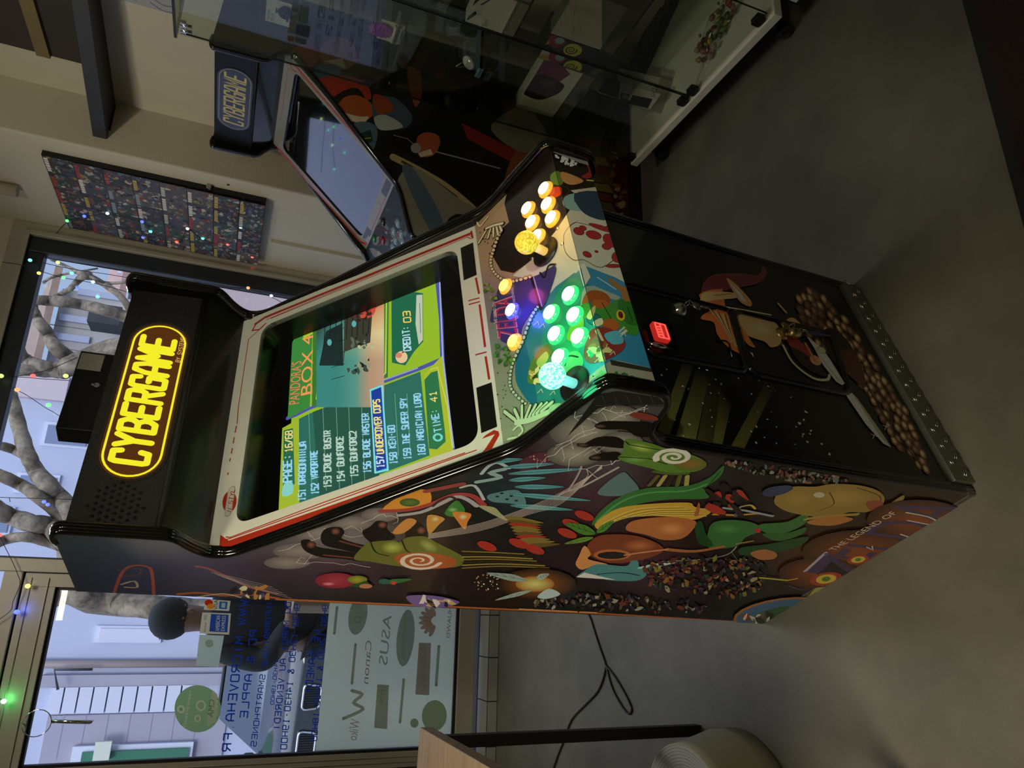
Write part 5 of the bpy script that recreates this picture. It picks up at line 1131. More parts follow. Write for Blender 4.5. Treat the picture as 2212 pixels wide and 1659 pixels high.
def wart(A):
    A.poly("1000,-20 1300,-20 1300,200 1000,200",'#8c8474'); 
    for y in (10,40): A.line([(1164,y-3),(1172,y-2)],.014,'#1c1410')
    for k in range(4): A.line([(1240-k*14,-10),(1256-k*14,76-k*6)],.0012,'#6c6454',caps=False)
    for x,y in ((1240,30),(1238,66)): A.line([(x-1,y+6),(x+2,y-8)],.004,"#6c6454")
ya=fc(1258,162).y; yb_=fc(1185,255).y; 
frontbox('camera_box',fc(1262,160).y,fc(1190,252).y,z2,.16,.06,'white camera carton with a dark purple photo, leftmost box in the glass case',PAP,fart)
yy0=fc(1260,158).y-.004
frontbox('toy_box',fc(1262,98).y,yy0,z2,.185,.10,'black carton with yellow spiral circles beside the camera carton in the glass case',mat('black_card','#14110f',.5),sart)
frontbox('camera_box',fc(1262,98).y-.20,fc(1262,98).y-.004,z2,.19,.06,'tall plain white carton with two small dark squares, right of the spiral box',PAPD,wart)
pz=hz(1300,36,z2); tb=thing('plush_toy',(max(pz.x,CX+.09),max(.13,pz.y),z2),'small white and green plush toy sitting at the right end of the second shelf','plush toy')
PG=mat('green_plush','#6c8c54',.9,bump=.6,nscale=160); PWt=mat('white_plush','#a8a898',.9,bump=.6,nscale=160)
MB().sphere((0,0,.045),.045,16,(1,1,1)).build('body',PWt,tb)
for sx_,sy_ in ((-.05,.04),(-.05,-.04)): m=MB(); m.tube([(-.01,sy_*.7,.03),(-.06,sy_*1.2,.02)],[.02,.014],10); m.sphere((-.065,sy_*1.25,.018),.018,10); m.build('leg',PG,tb)
for sy_ in (.04,-.04): m=MB(); m.tube([(0,sy_,.07),(-.03,sy_*1.7,.05)],[.014,.010],10); m.sphere((-.03,sy_*1.7,.05),.012,8); m.build('arm',PWt,tb)
MB().sphere((0,0,.105),.034,14,(1,1,.9)).build('head',PG,tb)
tb=thing('plush_toy',(max(pz.x,CX+.09)+.08,.10,z2),'pale blue round plush toy behind the green one in the glass case','plush toy'); MB().sphere((0,0,.06),.06,16).build('body',mat('blue_plush','#1c5c84',.9,bump=.5,nscale=160),tb); MB().sphere((0,0,.13),.035,12).build('head',MATS['blue_plush'],tb)
# shelf 3: round black package, cable carton, small grey carton, watch charger stand
def on3(x,y,z,X): return hx(x,y,X)
rp_=thing('round_package',(0,0,0),'black rounded cable package lettered FULL RADU in grey on the third shelf','package')
X3=1.80; c=hx(975,75,X3); 
m=MB(); m.lathe([(0,0),(.095,0),(.095,.03),(0,.03)],(X3,min(c.y,.60),z3+.096),(1,0,0),32,False); pk=m.build('shell',mat('black_blister','#141616',.25,coat=.5),rp_)
A=Art((X3,0,0),(-1,0,0),WF,gain=1,lift=.001); A.poly("948,2 968,8 962,26 942,18",'#6c6c60'); A.poly("973,58 990,58 984,76 968,74",'#74746a'); A.text("K52",(986,73),(990,60),(976,71),'#22221e'); A.text("K52",(962,22),(965,8),(950,18),'#22221e')
A.text("FULL RADU",(985,105),(1000,35),(977,102),'#4c4c46'); A.text("FULL RADU",(962,60),(978,20),(956,58),'#3c3c38'); A.build('printed_face',PRINTM,pk)
def cart(A):
    A.poly("900,-60 1160,-60 1160,120 900,120",'#9a9484'); A.line("1000,30 1022,8 1040,-8",.010,'#14141c',sm=True); A.line("1010,40 1030,26",.012,'#101010'); A.poly("1028,22 1038,20 1040,30 1030,34",'#8c8c88'); A.text("DC5V 2A",(990,18),(996,-6),(985,16),'#5c584c'); A.text("3in1",(1052,58),(1056,44),(1042,55),'#3c382e'); A.line("1040,10 1060,-2",.006,'#303450')
FX=1.74
frontbox('cable_box',hx(1075,0,1.74).y-.02,hx(1055,66,1.74).y,z3,.13,.06,'white carton with a black cable picture beside the round black package',PAP,cart)
def grt(A): A.poly("1000,-90 1250,-90 1250,120 1000,120",'#807c70'); A.text("CE 5V 2A",(1120,40),(1126,14),(1110,38),'#4c483e'); A.line("1105,40 1120,44",.010,'#1c1c1a'); A.poly("1085,-20 1098,-20 1098,20 1085,22",'#6c281c')
frontbox('small_box',max(.06,hx(1075,0,1.74).y-.15),hx(1075,0,1.74).y-.03,z3,.12,.05,'small grey and white accessory carton at the right end of the third shelf',PAPD,grt)
ws=hz(1022,190,z3); wx=max(ws.x,CX+.07); ws=thing('watch_charger',(wx,min(ws.y,.74),z3),'white watch charging puck on a clear stand with a pale blue label','charger')
MB().box((-.03,-.05,0),(.05,.05,.004)).build('stand',glassmat('acrylic',(.93,.95,.94),1.49),ws); MB().box((-.03,-.05,.004),(-.026,.05,.075)).build('stand_front',MATS['acrylic'],ws)
pk=MB().lathe([(0,.006),(.022,.006),(.026,.003),(.026,0),(0,0)],(-.012,.0,.062),(-1,0,.8),24).build('puck',mat('white_gloss','#b8b4a4',.25,coat=.5),ws)
m=MB(); m.tube([(-.012,.01,.085),(-.018,.03,.10),(.0,.05,.085),(.02,.045,.03)],.0022,6); m.build('cable',MATS['white_gloss'],ws)
lb=MB().box((-.034,-.012,.008),(-.0335,.036,.028)).build('paper_label',mat('pale_blue_paper','#5c8c94',.6),ws); 
A=Art((wx-.0346,0,0),(-1,0,0),WF,gain=1,lift=.0002); a=hx(1021,178,wx-.0346)
yy=ws.location.y; u=lambda y,z:A.uv((wx-.0346,y,z)); A.text("Luidation",u(yy+.033,z3+.012),u(yy-.009,z3+.012),u(yy+.033,z3+.022),'#0c1c24',raw=True); tt=A.build('handwriting',PRINTM,None); tag(tt,None); tt.parent=lb; tt.matrix_parent_inverse=Matrix.Translation(-Vector((wx,yy,z3)))
# shelf 4: price star on white holder, grey box behind
ps=hz(836,120,z4); X4=max(CX+.06,min(ps.x,1.75)); a=hx(822,112,X4)
pt_=thing('price_tag',(X4,min(a.y,.72),z4),'magenta starburst price tag in front of a small white holder on the fourth shelf','price tag')
m=MB(); pts=[]
for k in range(32):
    r=.036 if k%2 else .030; t=2*PI*k/32; pts.append((-.014,r*.95*math.cos(t),.055+r*1.25*math.sin(t)))
m.prism(pts,(-.0012,0,0)); st_=m.build('star_card',mat('magenta_card','#8c3490',.6),pt_)
A=Art((X4-.0154,0,0),(-1,0,0),WF,gain=1,lift=.0002); yy=pt_.location.y; u=lambda y,z:A.uv((X4-.0154,yy+y,z4+z))
for k,tx in enumerate(("A5 95","SONG","34,90")): A.text(tx,u(.020,.07-k*.016),u(-.018,.07-k*.016),u(.020,.08-k*.016),'#4c1450',raw=True)
tt=A.build('handwriting',PRINTM,None); tt.parent=st_; tt.matrix_parent_inverse=Matrix.Translation(-Vector((X4,yy,z4)))
m=MB(); m.box((-.01,-.045,0),(.05,.045,.004)); m.box((-.008,-.045,.0),(-.004,.045,.06)); m.tube([(-.012,-.04,.008),(-.012,.04,.008)],.006,10); m.tube([(.0,-.04,.012),(.0,.04,.012)],.006,10); m.build('holder',MATS['white_gloss'],pt_)
# shelf 5: printed label card with a bracelet
ps=hx(605,62,1.72); br=thing('label_card',(1.72,min(ps.y,.76),z5),'black and white printed label card on a clear stand with a dark chain bracelet','label card')
YC=br.location.y; M5=Matrix.Translation((1.72,YC,z5))
w1=.052
st_=MB().box((0,-w1-.004,0),(.006,w1+.004,.10)).build('stand',MATS['acrylic'],br); cdm=MB().box((-.002,-w1,.02),(-.0005,w1,.098)).build('card',mat('cream_card','#a8a698',.6),br)
A=Art((1.7178,0,0),(-1,0,0),WF,gain=1,lift=.0002); u=lambda y,z:A.uv((1.7178,YC+y,z5+z))
def ql(a,b,c,d): return [u(a,c),u(b,c),u(b,d),u(a,d)]
A.poly2(ql(-.018,.006,.045,.068),'#0c0c0c'); A.text("14",u(.005,.049),u(-.017,.049),u(.005,.066),'#b8b6a8',raw=True); A.text("Tout bout",u(.045,.086),u(.0,.086),u(.045,.094),'#1c1c1a',raw=True); A.text("de 12",u(.045,.074),u(.01,.074),u(.045,.083),'#1c1c1a',raw=True)
A.poly2(ql(.0,.030,.024,.032),'#101010'); A.line2([u(.048,.070),u(.008,.070),u(.006,.092),u(-.004,.092)],.0006,'#3c3c38',caps=False)
tt=A.build('lettering',PRINTM,None); tt.parent=cdm; tt.matrix_parent_inverse=Matrix.Translation(-Vector((1.72,YC,z5)))
m=MB()
for j,rr in enumerate((.024,.018,.012)):
    m.tube([(-.007-j*.002,-.012+rr*math.cos(2*PI*k/20),.038+rr*.8*math.sin(2*PI*k/20)) for k in range(20)],.0032,6,closed=True)
m.build('bracelet',mat('dark_chain','#1c1c1e',.3,1),br)
# ------------------------------------------------------------ wall shelf, comic canvas, sheet of paper
NAVY=mat('slate_blue_shelf','#23252c',.5,noise=.05,nscale=9)
zb=hy(253,205,1.88).z
c0=hz(253,205,zb);c1=hz(232,309,zb);c2=hz(190,0,zb);c3=hz(232,0,zb)
d=(c2-c1)*1.6; d2=(c3-c0)*1.6; 
ws=thing('wall_shelf',(0,0,0),'thick slate blue wall shelf fixed above the unlit arcade cabinet','shelf')
zt=hit(203,303,c1,(c1-c0).cross(Vector((0,0,1)))).z; zt=zb+.055
MB().prism([c1,c1+d,c0+d2+Vector((.1,0,0)),c0+Vector((.0,0,0))],(0,0,.055)).build('board',NAVY,ws,bevel=.001)
e=c0.lerp(c1,.25);f_=c0.lerp(c1,.78); MB().box((min(e.x,f_.x),1.872,zb-.006),(max(e.x,f_.x),1.884,zb)).build('bracket',PLAST,ws)
# brown panel and boxes behind on the shelf
bb=thing('storage_box',(0,0,0),'plain brown board standing at the back of the wall shelf','board')
q0=Vector((1.98,1.78,zb+.055)); MB().box((1.955,.9,zb+.056),(1.975,1.62,zb+.5)).build('panel',mat('dark_brown_card','#2c2318',.7,noise=.2,nscale=3),bb)
MB().box((1.94,.9,zb+.20),(1.955,1.62,zb+.25)).build('batten',mat('ochre_wood','#6c5a34',.6,noise=.2,nscale=5),bb)
# canvas of a comic cover grid
XF=1.705
ct=hx(93,345,XF); cb=hx(576,425,XF); y0_=hx(575,425,XF).y; y1_=2.70
zt_=hx(93,345,XF).z; zb_=hx(574,440,XF).z
y1_=(hx(552,566,XF).y+hx(133,490,XF).y)/2; y0_=hx(330,385,XF).y
cv=thing('comic_canvas',(0,0,0),'black-edged canvas print of a dense grid of comic covers beside the window','canvas print')
MB().box((XF,y0_,zb_),(1.729,y1_,zt_)).build('stretcher',mat('black_canvas_edge','#14130f',.8),cv)
A=Art((XF,0,0),(-1,0,0),WF,gain=1.25,lift=.0006); R=random.Random(12)
nr,nc=8,5; PALC=['#5c3434','#3c5c44','#34405c','#8c8a7c','#7c6c34','#4c3c4c','#2c2c2c','#6c6c70','#7c3028','#445c70','#a89c84','#1c1c20','#6c4c34']
for i in range(nr):
    for j in range(nc):
        ya_=y1_-(y1_-y0_)*(j+1)/nc; yb2=y1_-(y1_-y0_)*j/nc; za=zt_-(zt_-zb_)*(i+1)/nr; zc=zt_-(zt_-zb_)*i/nr
        U=lambda a,b: A.uv((XF,yb2+(ya_-yb2)*a,za+(zc-za)*b))
        A.setclip([U(0.01,0.01),U(.99,.01),U(.99,.99),U(.01,.99)])
        A.poly2([U(0,0),U(1,0),U(1,1),U(0,1)],R.choice(['#2c2c30','#34302c','#3c3c44','#242424','#4c4440','#2c3c34']))
        for k in range(40):
            a,b=R.random(),R.random()*.9; r=R.uniform(.03,.17)*(1-.4*k/40); n_=R.randint(5,8); e=R.uniform(.5,2)
            A.poly2([U(a+r*R.uniform(.5,1.2)*math.cos(2*PI*t/n_),b+r*e*.7*R.uniform(.5,1.2)*math.sin(2*PI*t/n_)) for t in range(n_)],R.choice(PALC))
        tc_=R.choice(['#a8a898','#8c3028','#a89040','#7c8c94','#c0bcae']); a=.08
        for k in range(R.randint(4,6)):
            w_=R.uniform(.08,.15); A.poly2([U(a,.82),U(a+w_,.82),U(a+w_,.96),U(a,.96)],tc_); a+=w_+.025
            if a>.85: break
A.clip=None
A.build('printed_cover_grid',PRINTM,cv)
hk=MB(); p=hx(452,399,1.729); hk.rbox((1.712,p.y-.008,p.z-.011),(1.7295,p.y+.008,p.z+.011),.004,axis=0); hk.tube([(1.712,p.y,p.z),(1.704,p.y,p.z-.006)],.003,8); tag(hk.build('adhesive_hook',mat('clear_hook','#8c8470',.3)),'tiny clear adhesive hook on the wall just right of the comic canvas','hook')
p=hx(493,399,1.7295); struct(MB().disc((1.7292,p.y,p.z),.007,(-1,0,0)).build('trim_5',mat('hole_black','#060606',.9)))
pp=thing('drawing_sheet',(0,0,0),'white sheet with a grey car drawing pinned to the wall above the unlit cabinet','paper')
def rwX(y): return 1.985+(1.9-y)*(2.5-1.985)/5.1
pn=Vector((-(5.1),-(.515),0)).normalized(); pt0=Vector((1.985,1.9,0))+pn*.003
A=Art(pt0,pn,WF,gain=1,lift=.0); A.poly("262,-20 380,30 382,-20",'#9c9ca0'); A.poly("262,0 310,-60 420,-60 376,32",'#9c9ca0'); A.line("325,5 350,22 376,28",.004,'#5c5c64',sm=True); A.line("335,0 355,12 380,15",.006,'#70707a',sm=True); A.line("290,-4 296,4",.004,'#7c7c84'); A.build('sheet',PRINTM,pp)
# ------------------------------------------------------------ right-hand mat, cable, table, rolls
M_=thing('floor_mat',(0,0,0),'dark maroon doormat at the right edge of the picture, on the grey floor','mat')
a=hz(2108,-20,0);b=hz(2225,395,0); d=(b-a).normalized(); nrm=Vector((d.y,-d.x,0)); 
if nrm.y>0: nrm=-nrm
a=a-d*.5; b=b+d*.6
MB().prism([a,b,b+nrm*.8,a+nrm*.8],(0,0,.012)).build('pile',mat('maroon_coir','#24100c',.95,noise=.4,nscale=200,bump=.6),M_)
i=nrm*.03
MB().prism([a-i,b-i,b,a],(0,0,.008)).build('edge_shade_strip',mat('edge_shade_tone','#0e0f0b',.8),M_)  # dark strip paints the shaded side of the mat's edge
cp_="1262,1315 1275,1335 1283,1360 1296,1400 1308,1435 1320,1480 1335,1512 1350,1535 1360,1542 1364,1532 1358,1515 1345,1490 1328,1462 1314,1444 1309,1440 1307,1450 1300,1475 1288,1498 1262,1525 1240,1548 1228,1570 1218,1600 1206,1630 1194,1665 1180,1710"
pts=[]
for x,y in smooth(P(cp_),False,4): q=hz(x,y,.005); pts.append((q.x,q.y,.0045))
tag(MB().tube(pts,.0042,8).build('power_cable',mat('dark_cable','#15140f',.4)),'thin black power cable looping on the floor behind the lit cabinet','cable')
tbl=thing('side_table',(0,0,0),'pale oak table corner with a black leg at the bottom edge by the door','table')
zt=.90; a=hz(907,1571,zt); b=hz(900,1659,zt); c=hz(1055,1657,zt)
u=(b-a).normalized(); v=(c-a); v=(v-u*v.dot(u)).normalized()
u=Vector((-1,0,0)).lerp(u,1).normalized(); v=(c-a).normalized()
OAK=mat('pale_oak','#8a7458',.45,noise=.25,nscale=5,stretch=(1,12,12))
MB().prism([a,a+u*.7,a+u*.7+v*.9,a+v*.9],(0,0,-.035)).build('tabletop',OAK,tbl,bevel=.002)
lg=a+u*.03+v*.06
m=MB(); m.box((lg.x-.016,lg.y-.016,0),(lg.x+.016,lg.y+.016,zt-.035)); m.build('leg',mat('black_steel','#0a0a0a',.5),tbl)
for kx,ky in ((.62,.06),(.03,.84),(.62,.84)):
    l2=a+u*kx+v*ky; MB().box((l2.x-.016,l2.y-.016,0),(l2.x+.016,l2.y+.016,zt-.035)).build('leg',MATS['black_steel'],tbl)
WR=mat('cream_vinyl_roll','#a8a58c',.5,noise=.04,nscale=3); WRE=mat('white_roll_end','#b0b2ac',.6)
print('ROLL', hz(1583,1567,0),hz(1710,1659,0),hz(1467,1596,.4),hz(1408,1645,.4), 'table',a,b,c)
def roll(name,cx,cy,r0,r1,h,label):
    t=thing(name,(cx,cy,0),label,'roll'); MB().lathe([(r0*.96,.0),(r0,.004),(r0*.99,h*.3),(r1*1.02,h*.85),(r1,h),(r1*.97,h)],(0,0,0),None,48).build('sheet',WR,t)
    m=MB(); 
    k=0; r=r1*.97
    while r>r1*.25:
        m.lathe([(r,h-.001-.0015*k),(r-.004,h+.0005-.0015*k),(r-.0085,h-.003-.0015*k)],(0,0,0),None,40); r-=.0085; k+=1
    m.disc((0,0,h-.02-.0015*k),r1*.97,(0,0,1)); m.build('wound_end',WRE,t); return t
roll('vinyl_roll',-.715,.60,.235,.20,.20,'large cream roll of vinyl standing on the floor at the bottom edge')
roll('vinyl_roll',-.80,.99,.07,.065,.22,'thin white roll standing behind the large cream roll')
# ------------------------------------------------------------ door glass stickers and film
YG=YW+.0085
def gx(x,y,Y=YG): return hy(x,y,Y)
def decal(name,label,cat,fn,m=PRINTT,lift=.0,gain=1.0,group=None):
    A=Art((0,YG,0),(0,-1,0),WF,gain=gain,lift=lift); fn(A); o=A.build(name,m); tag(o,label,cat,group); return o
VB='#20409c'
def lett(A):
    for t,x0_,y0__,x1_,y1__,h in (("WWW.MICROVEHA.FR",536,1297,498,1622,17),("PC & APPLE",556,1362,534,1551,15),("INFORMATIQUE",588,1300,577,1440,11),("SMARTPHONES",573,1458,553,1612,11),("14H30-19H00",601,1426,592,1522,8),("DU MARDI AU VENDREDI :",629,1302,601,1606,12),("9H30-12H30 & 14H30-19H00",648,1306,619,1618,12),("LE SAMEDI :",689,1362,669,1530,14),("9H30-12H30 & 14H30-18H00",708,1308,684,1600,11)):
        A.stroke(t,(x0_,y0__),(x1_,y1__),(x0_-h,y0__-1),VB,w=1.0,caps=False,gap=1.8)
decal('window_lettering','blue mirrored vinyl opening-hours lettering across the door glass','lettering',lett)
def cards(A):
    A.poly("444,1294 498,1298 495,1320 440,1317",'#a8a89c'); A.ell(451,1302,9,7,'#a82c1c'); A.ell(455,1310,8,6,'#c87c24'); A.text("VISA",(470,1317),(471,1296),(461,1317),'#1c1c24'); A.poly("474,1299 492,1300 490,1316 473,1315",'#2c5c94'); A.poly("479,1302 487,1303 486,1313 478,1312",'#8cacb8')
decal('card_sticker','small white payment card sticker with red, blue and VISA marks on the door glass','sticker',cards,PRINTD,gain=1.7)
def amex(A):
    A.poly("437,1323 499,1325 495,1371 431,1368",'#a8a89c'); A.poly("456,1326 494,1328 491,1366 452,1364",'#24489c'); A.text("AMERICAN",(474,1363),(476,1330),(465,1363),'#b8bcc0'); A.text("EXPRESS",(485,1363),(488,1330),(477,1363),'#b8bcc0'); A.poly("441,1328 447,1328 446,1340 440,1340",'#8c9c94'); A.text("Bienvenue",(444,1365),(446,1345),(439,1365),'#3c3c3c')
decal('card_sticker','larger white sticker with a blue AMERICAN EXPRESS square on the door glass','sticker',amex,PRINTD,gain=1.7)
decal('blank_sticker','pale grey-green blank sticker below the payment card stickers on the door','sticker',lambda A:(A.poly("431,1371 484,1373 472,1441 423,1438",'#a4b0a0'),A.ell(452,1390,9,9,'#acb8a8')),gain=1.3)
def disc_(A):
    A.ell(427,1531,50,51,'#7ca07c',ang=0,n=40); A.poly("459,1490 470,1500 466,1560 449,1568 446,1566",'#a8b8a4'); A.ell(434,1524,11,12,'#b8ccb4'); A.ell(434,1524,7,8,'#8cac8c'); A.ell(391,1532,9,9,'#b8ccb4'); A.ell(391,1532,4,4,'#7ca07c'); A.ell(427,1552,7,8,'#b8ccb4'); A.ell(427,1552,4,5,'#8cac8c')
    A.text("reparacteurs",(414,1494),(401,1572),(407,1493),'#c0d0bc'); A.text("CMA",(464,1512),(460,1550),(452,1510),'#5c7c5c'); A.text("eee",(472,1512),(470,1545),(466,1512),'#b8ccb4')
decal('round_sticker','round pale green repair-shop sticker with white icons on the door glass','sticker',disc_,PRINTD,gain=1.6)
FILM=glassmat('frosted_film',(.9,.95,.9),1.2,haze=.93,hcol=(.84,.90,.82),rough=.4)
p0=gx(711,1300);p1=gx(978,1320);q0=gx(684,1606)
zf1=(gx(711,1310).z+gx(684,1606).z)/2
ff=tag(MB().box((-.858,YG-.0006,.202),(-.12,YG-.0001,zf1)).build('frosted_film',FILM),'frosted pale film with faint brand logos covering the lower part of the door glass','film')
def logos(A):
    D1='#98a59c';D2='#a3a391';D3='#a0958a'
    A.ell(773,1330,20,42,D1,ang=10); A.text("hp",(783,1310),(778,1348),(762,1310),'#a4b0a4'); A.text("ASUS",(846,1330),(836,1438),(828,1325),D1); A.ell(876,1378,19,62,D1,ang=6); A.text("SAMSUNG",(882,1335),(874,1425),(872,1333),'#a0aca0')
    for k in range(8):
        t=math.radians(115+k*19); A.ell(945+30*math.cos(t)*.9,1345+34*math.sin(t)*.7-4,14,5,'#b0998a',ang=math.degrees(t))
    A.text("HUAWEI",(976,1312),(972,1378),(968,1311),'#8c8474'); A.line("728,1312 722,1368",.014,D1)
    A.poly("905,1388 931,1389 927,1502 897,1500",D3); A.text("Lenovo",(923,1398),(917,1492),(908,1396),'#a8b0a0'); A.line("948,1396 942,1480",.016,"#9aa894"); A.text("Canon",(803,1385),(795,1478),(790,1382),D3); A.line("768,1392 760,1476",.014,D2)
    A.poly("815,1478 840,1480 836,1575 808,1572",'#9ca08c'); A.text("mi",(834,1490),(828,1520),(820,1488),'#a8b0a0'); A.line("872,1468 864,1560",.014,D2)
    A.line("760,1492 782,1500 764,1518 784,1532 742,1552",.016,D2,sm=True); A.text("Wiko",(778,1555),(770,1600),(758,1552),D2); A.ell(938,1546,27,34,'#949c80',ang=5); A.ell(895,1562,9,10,'#949c80')
lo=Art((0,YG-.0008,0),(0,-1,0),WF,gain=1.35,lift=0); logos(lo); o=lo.build('brand_logos',PRINTT,ff)
m=MB(); c=gx(80,1562,YW-.035); m.tube([(c.x+.055*math.cos(2*PI*k/32),YW-.036+.004*math.sin(4*PI*k/32),c.z+.055*math.sin(2*PI*k/32)) for k in range(32)],.0022,8,closed=True); m.tube([(c.x,YW-.036,c.z+.055),(c.x,YW-.018,c.z+.06)],.003,6)
tag(m.build('metal_ring',CHR),'thin chrome ring hanging on the top rail of the door','ring')
# ------------------------------------------------------------ strings of coloured bulbs
WIREM=mat('black_wire','#0c0c0a',.5)
BC={'g':(.10,1,.22),'c':(.15,.9,.85),'b':(.05,.12,1),'r':(1,.06,.04),'y':(1,.75,.12),'o':(1,.30,.08),'w':(.65,1,.9),'p':(1,.55,.5),'l':(.65,1,.15)}
BM={k:mat('lit_bulb_'+n,tuple(.5*q+.1 for q in c),.3,emit=tuple(min(1,q*.9+.08) for q in c),es=1.5) for (k,c),n in zip(BC.items(),('green','teal','blue','red','amber','orange','white','pink','lime'))}
def lights(label,wires,bulbs,pf,r=.0095,glow=()):
    t=thing('light_string',(0,0,0),label,'string lights'); m=MB()
    for w in wires: m.tube([pf(*q) for q in smooth(P(w),False,4)],.0016,6)
    m.build('wire',WIREM,t)
    for x,y,c in bulbs:
        q=pf(x,y); b=MB().sphere(q,r,12,(1,1,1.15)).build('bulb',BM[c],t)
    for x,y,c,pw in glow:
        q=pf(x,y); l=bpy.data.lights.new('bulb_glow','POINT'); l.energy=pw; l.color=BC[c]; l.shadow_soft_size=.012; o=bpy.data.objects.new('bulb_glow',l); COL.objects.link(o); o.parent=t; o.location=q+Vector((0,-.0,0))
YL_=YW-.055
pfw=lambda x,y: hy(x,y,YL_)
lights('string of coloured bulbs sagging across the top of the big window',["5,566 45,572 95,588 137,600 205,612 280,632","95,568 160,582 230,592 300,604","470,616 500,622 536,623 585,641 620,660"],[(65,562,'c'),(125,567,'l'),(84,590,'y'),(155,590,'c'),(137,600,'g'),(201,609,'w'),(167,621,'b'),(278,629,'c'),(536,622,'o'),(586,639,'w'),(211,641,'c')],pfw,.0085)  # the blue bulb stands in for a reflection in the pane, no real bulb
lights('string of bulbs with wires meeting at the black box on top of the lit cabinet',["-30,830 -5,822 30,814 100,819 150,822","-5,824 37,843 60,855 97,880 115,890 135,903","167,772 100,800 40,812"],[(142,812,'l'),(71,812,'r'),(37,842,'o'),(105,875,'g'),(2,812,'l')],pfw,.0105)
lights('nearly straight string of bulbs crossing the tree beyond the window, left of the marquee',["-20,1074 20,1075 95,1077 155,1079","20,1076 22,1084"],[(95,1084,'b'),(0,1156,'r'),(103,1090,'b')],pfw,.0085)  # second blue bulb stands in for the first one's reflection in the pane
lights('string of bulbs hanging down over the frame between window and door',["-20,1120 8,1176 27,1214 38,1240 43,1262 28,1300 25,1316 10,1330 -20,1350","-20,1495 8,1515"],[(60,1266,'y'),(36,1322,'b'),(8,1515,'w')],pfw,.0105,glow=[(50,1316,'b',.10),(12,1513,'g',.35)])
pfc=lambda x,y: hx(x,y,1.69)
lights('string of small coloured bulbs hanging in front of the comic canvas',["110,520 145,479 182,469 232,463 307,481 325,502 309,515 382,525 405,496 438,517 492,530 520,493 545,557"],[(145,477,'g'),(182,467,'b'),(232,461,'w'),(307,479,'b'),(325,500,'c'),(309,513,'b'),(382,523,'r'),(405,494,'p'),(438,515,'c'),(492,528,'r'),(520,491,'w'),(545,555,'r')],pfc,.0075,glow=[(309,545,'b',.05),(545,580,'r',.012)])
# ------------------------------------------------------------ the street outside
struct_g=MB().box((-14,YW+.25,-.16),(16,6.2,-.06)).build('pavement',mat('grey_pavement','#8a8e9c',.8,noise=.15,nscale=2)); tag(struct_g,kind='structure')
tag(MB().box((-20,6.2,-.30),(25,40,-.20)).build('road',mat('asphalt','#6f7482',.85,noise=.12,nscale=3)),kind='structure')
LAV=mat('lavender_render','#b4b9d2',.85,noise=.03,nscale=1.5); LAV2=mat('pale_lavender_trim','#c8cade',.8); STO=mat('grey_stone_blocks','#aaa6a4',.9,noise=.14,nscale=2.2,bump=.3); PNK=mat('pale_pink_render','#c4b4bc',.85); GRY=mat('grey_wall_blocks','#a09cac',.85,noise=.05,nscale=1); SHU=mat('pale_grey_shutter','#a6acc4',.6); BRO=mat('brown_roof_tiles','#8c7468',.8,noise=.2,nscale=6); GRN=mat('dark_green_awning','#2c6c54',.6); WHT2=mat('white_window_frame','#c8cce0',.6); DGL=mat('dark_window_pane','#7c88a8',.1)
YB=12.0
def fb(name,x0_,x1_,ya,yb,m_,par,Y=YB,d=.08):
    """box standing proud of the facade; pixel rectangle x0..x1, ya..yb"""
    p=hy((x0_+x1_)/2,ya,Y); q=hy((x0_+x1_)/2,yb,Y); r=hy(x0_,(ya+yb)/2,Y); s_=hy(x1_,(ya+yb)/2,Y)
    return MB().box((min(p.x,q.x),Y-d,min(r.z,s_.z)),(max(p.x,q.x),Y,max(r.z,s_.z))).build(name,m_,par)
ba=thing('house',(0,0,0),'long pale lavender rendered building across the street, behind the door and trees','building')
xr=hy(150,812,YB).x
MB().box((-13,YB,-.2),(xr,YB+6,9.5)).build('wall',LAV,ba)
fb('cornice',-60,150,806,860,PNK,ba,YB,.12)
for r in ((100,190,922,962),(42,120,1030,1062),(-40,20,1100,1150)):
    f=fb('window',r[0]-8,r[1]+8,r[2]-6,r[3]+6,WHT2,ba,YB,.05); g=fb('pane',r[0],r[1],r[2],r[3],DGL,f,YB-.04,.04)
f=fb('window',205,350,1352,1388,WHT2,ba,YB,.05); fb('pane',215,345,1358,1382,LAV2,f,YB-.04,.04)
pz_=hy(300,1433,YB); MB().tube([(pz_.x,YB-.08,0),(pz_.x,YB-.08,5.2)],.06,10).build('drainpipe',mat('brown_pipe','#8a7c7c',.5),ba)
fb('pilaster',90,480,1456,1482,GRY,ba,YB,.10)
for k in range(10): fb('stone_band',108+k*31.5,136+k*31.5,1484-k*.6,1540-k*.6,LAV2,ba,YB,.12)
fb('side_wall',90,480,1541,1700,GRY,ba,YB,.04)
for k in range(7): fb('block_joint',130+k*48,131.5+k*48,1541,1640,mat('joint_grey','#8c889c',.9),ba,YB-.04,.003)
f=fb('shop_window',150,410,1606,1720,WHT2,ba,YB-.04,.10); fb('awning',170,400,1620,1720,GRN,f,YB-.14,.05)
fb('sign_box',205,240,1600,1640,mat('cream_sign','#c8ccc0',.6),ba,YB-.2,.1)
l=MB(); a=hy(200,1446,YB-.3); b=hy(125,1490,YB-.3); l.tube([(a.x,YB-.3,a.z),(a.x+.0,YB-.3,a.z+.5),(b.x,YB-.3,b.z)],.02,8); l.build('lamp_arm',mat('dark_iron','#3c404c',.5),ba)
bb_=thing('house',(0,0,0),'grey stone house with pale shutters and a black balcony, seen right of the black box','building')
YB2=12.9
xl=hy(200,815,YB2).x; xr=hy(150,648,YB2).x; ztb=hy(118,700,YB2).z
MB().box((xl,YB2,-.2),(xr+.2,YB2+2.6,ztb)).build('wall',STO,bb_)
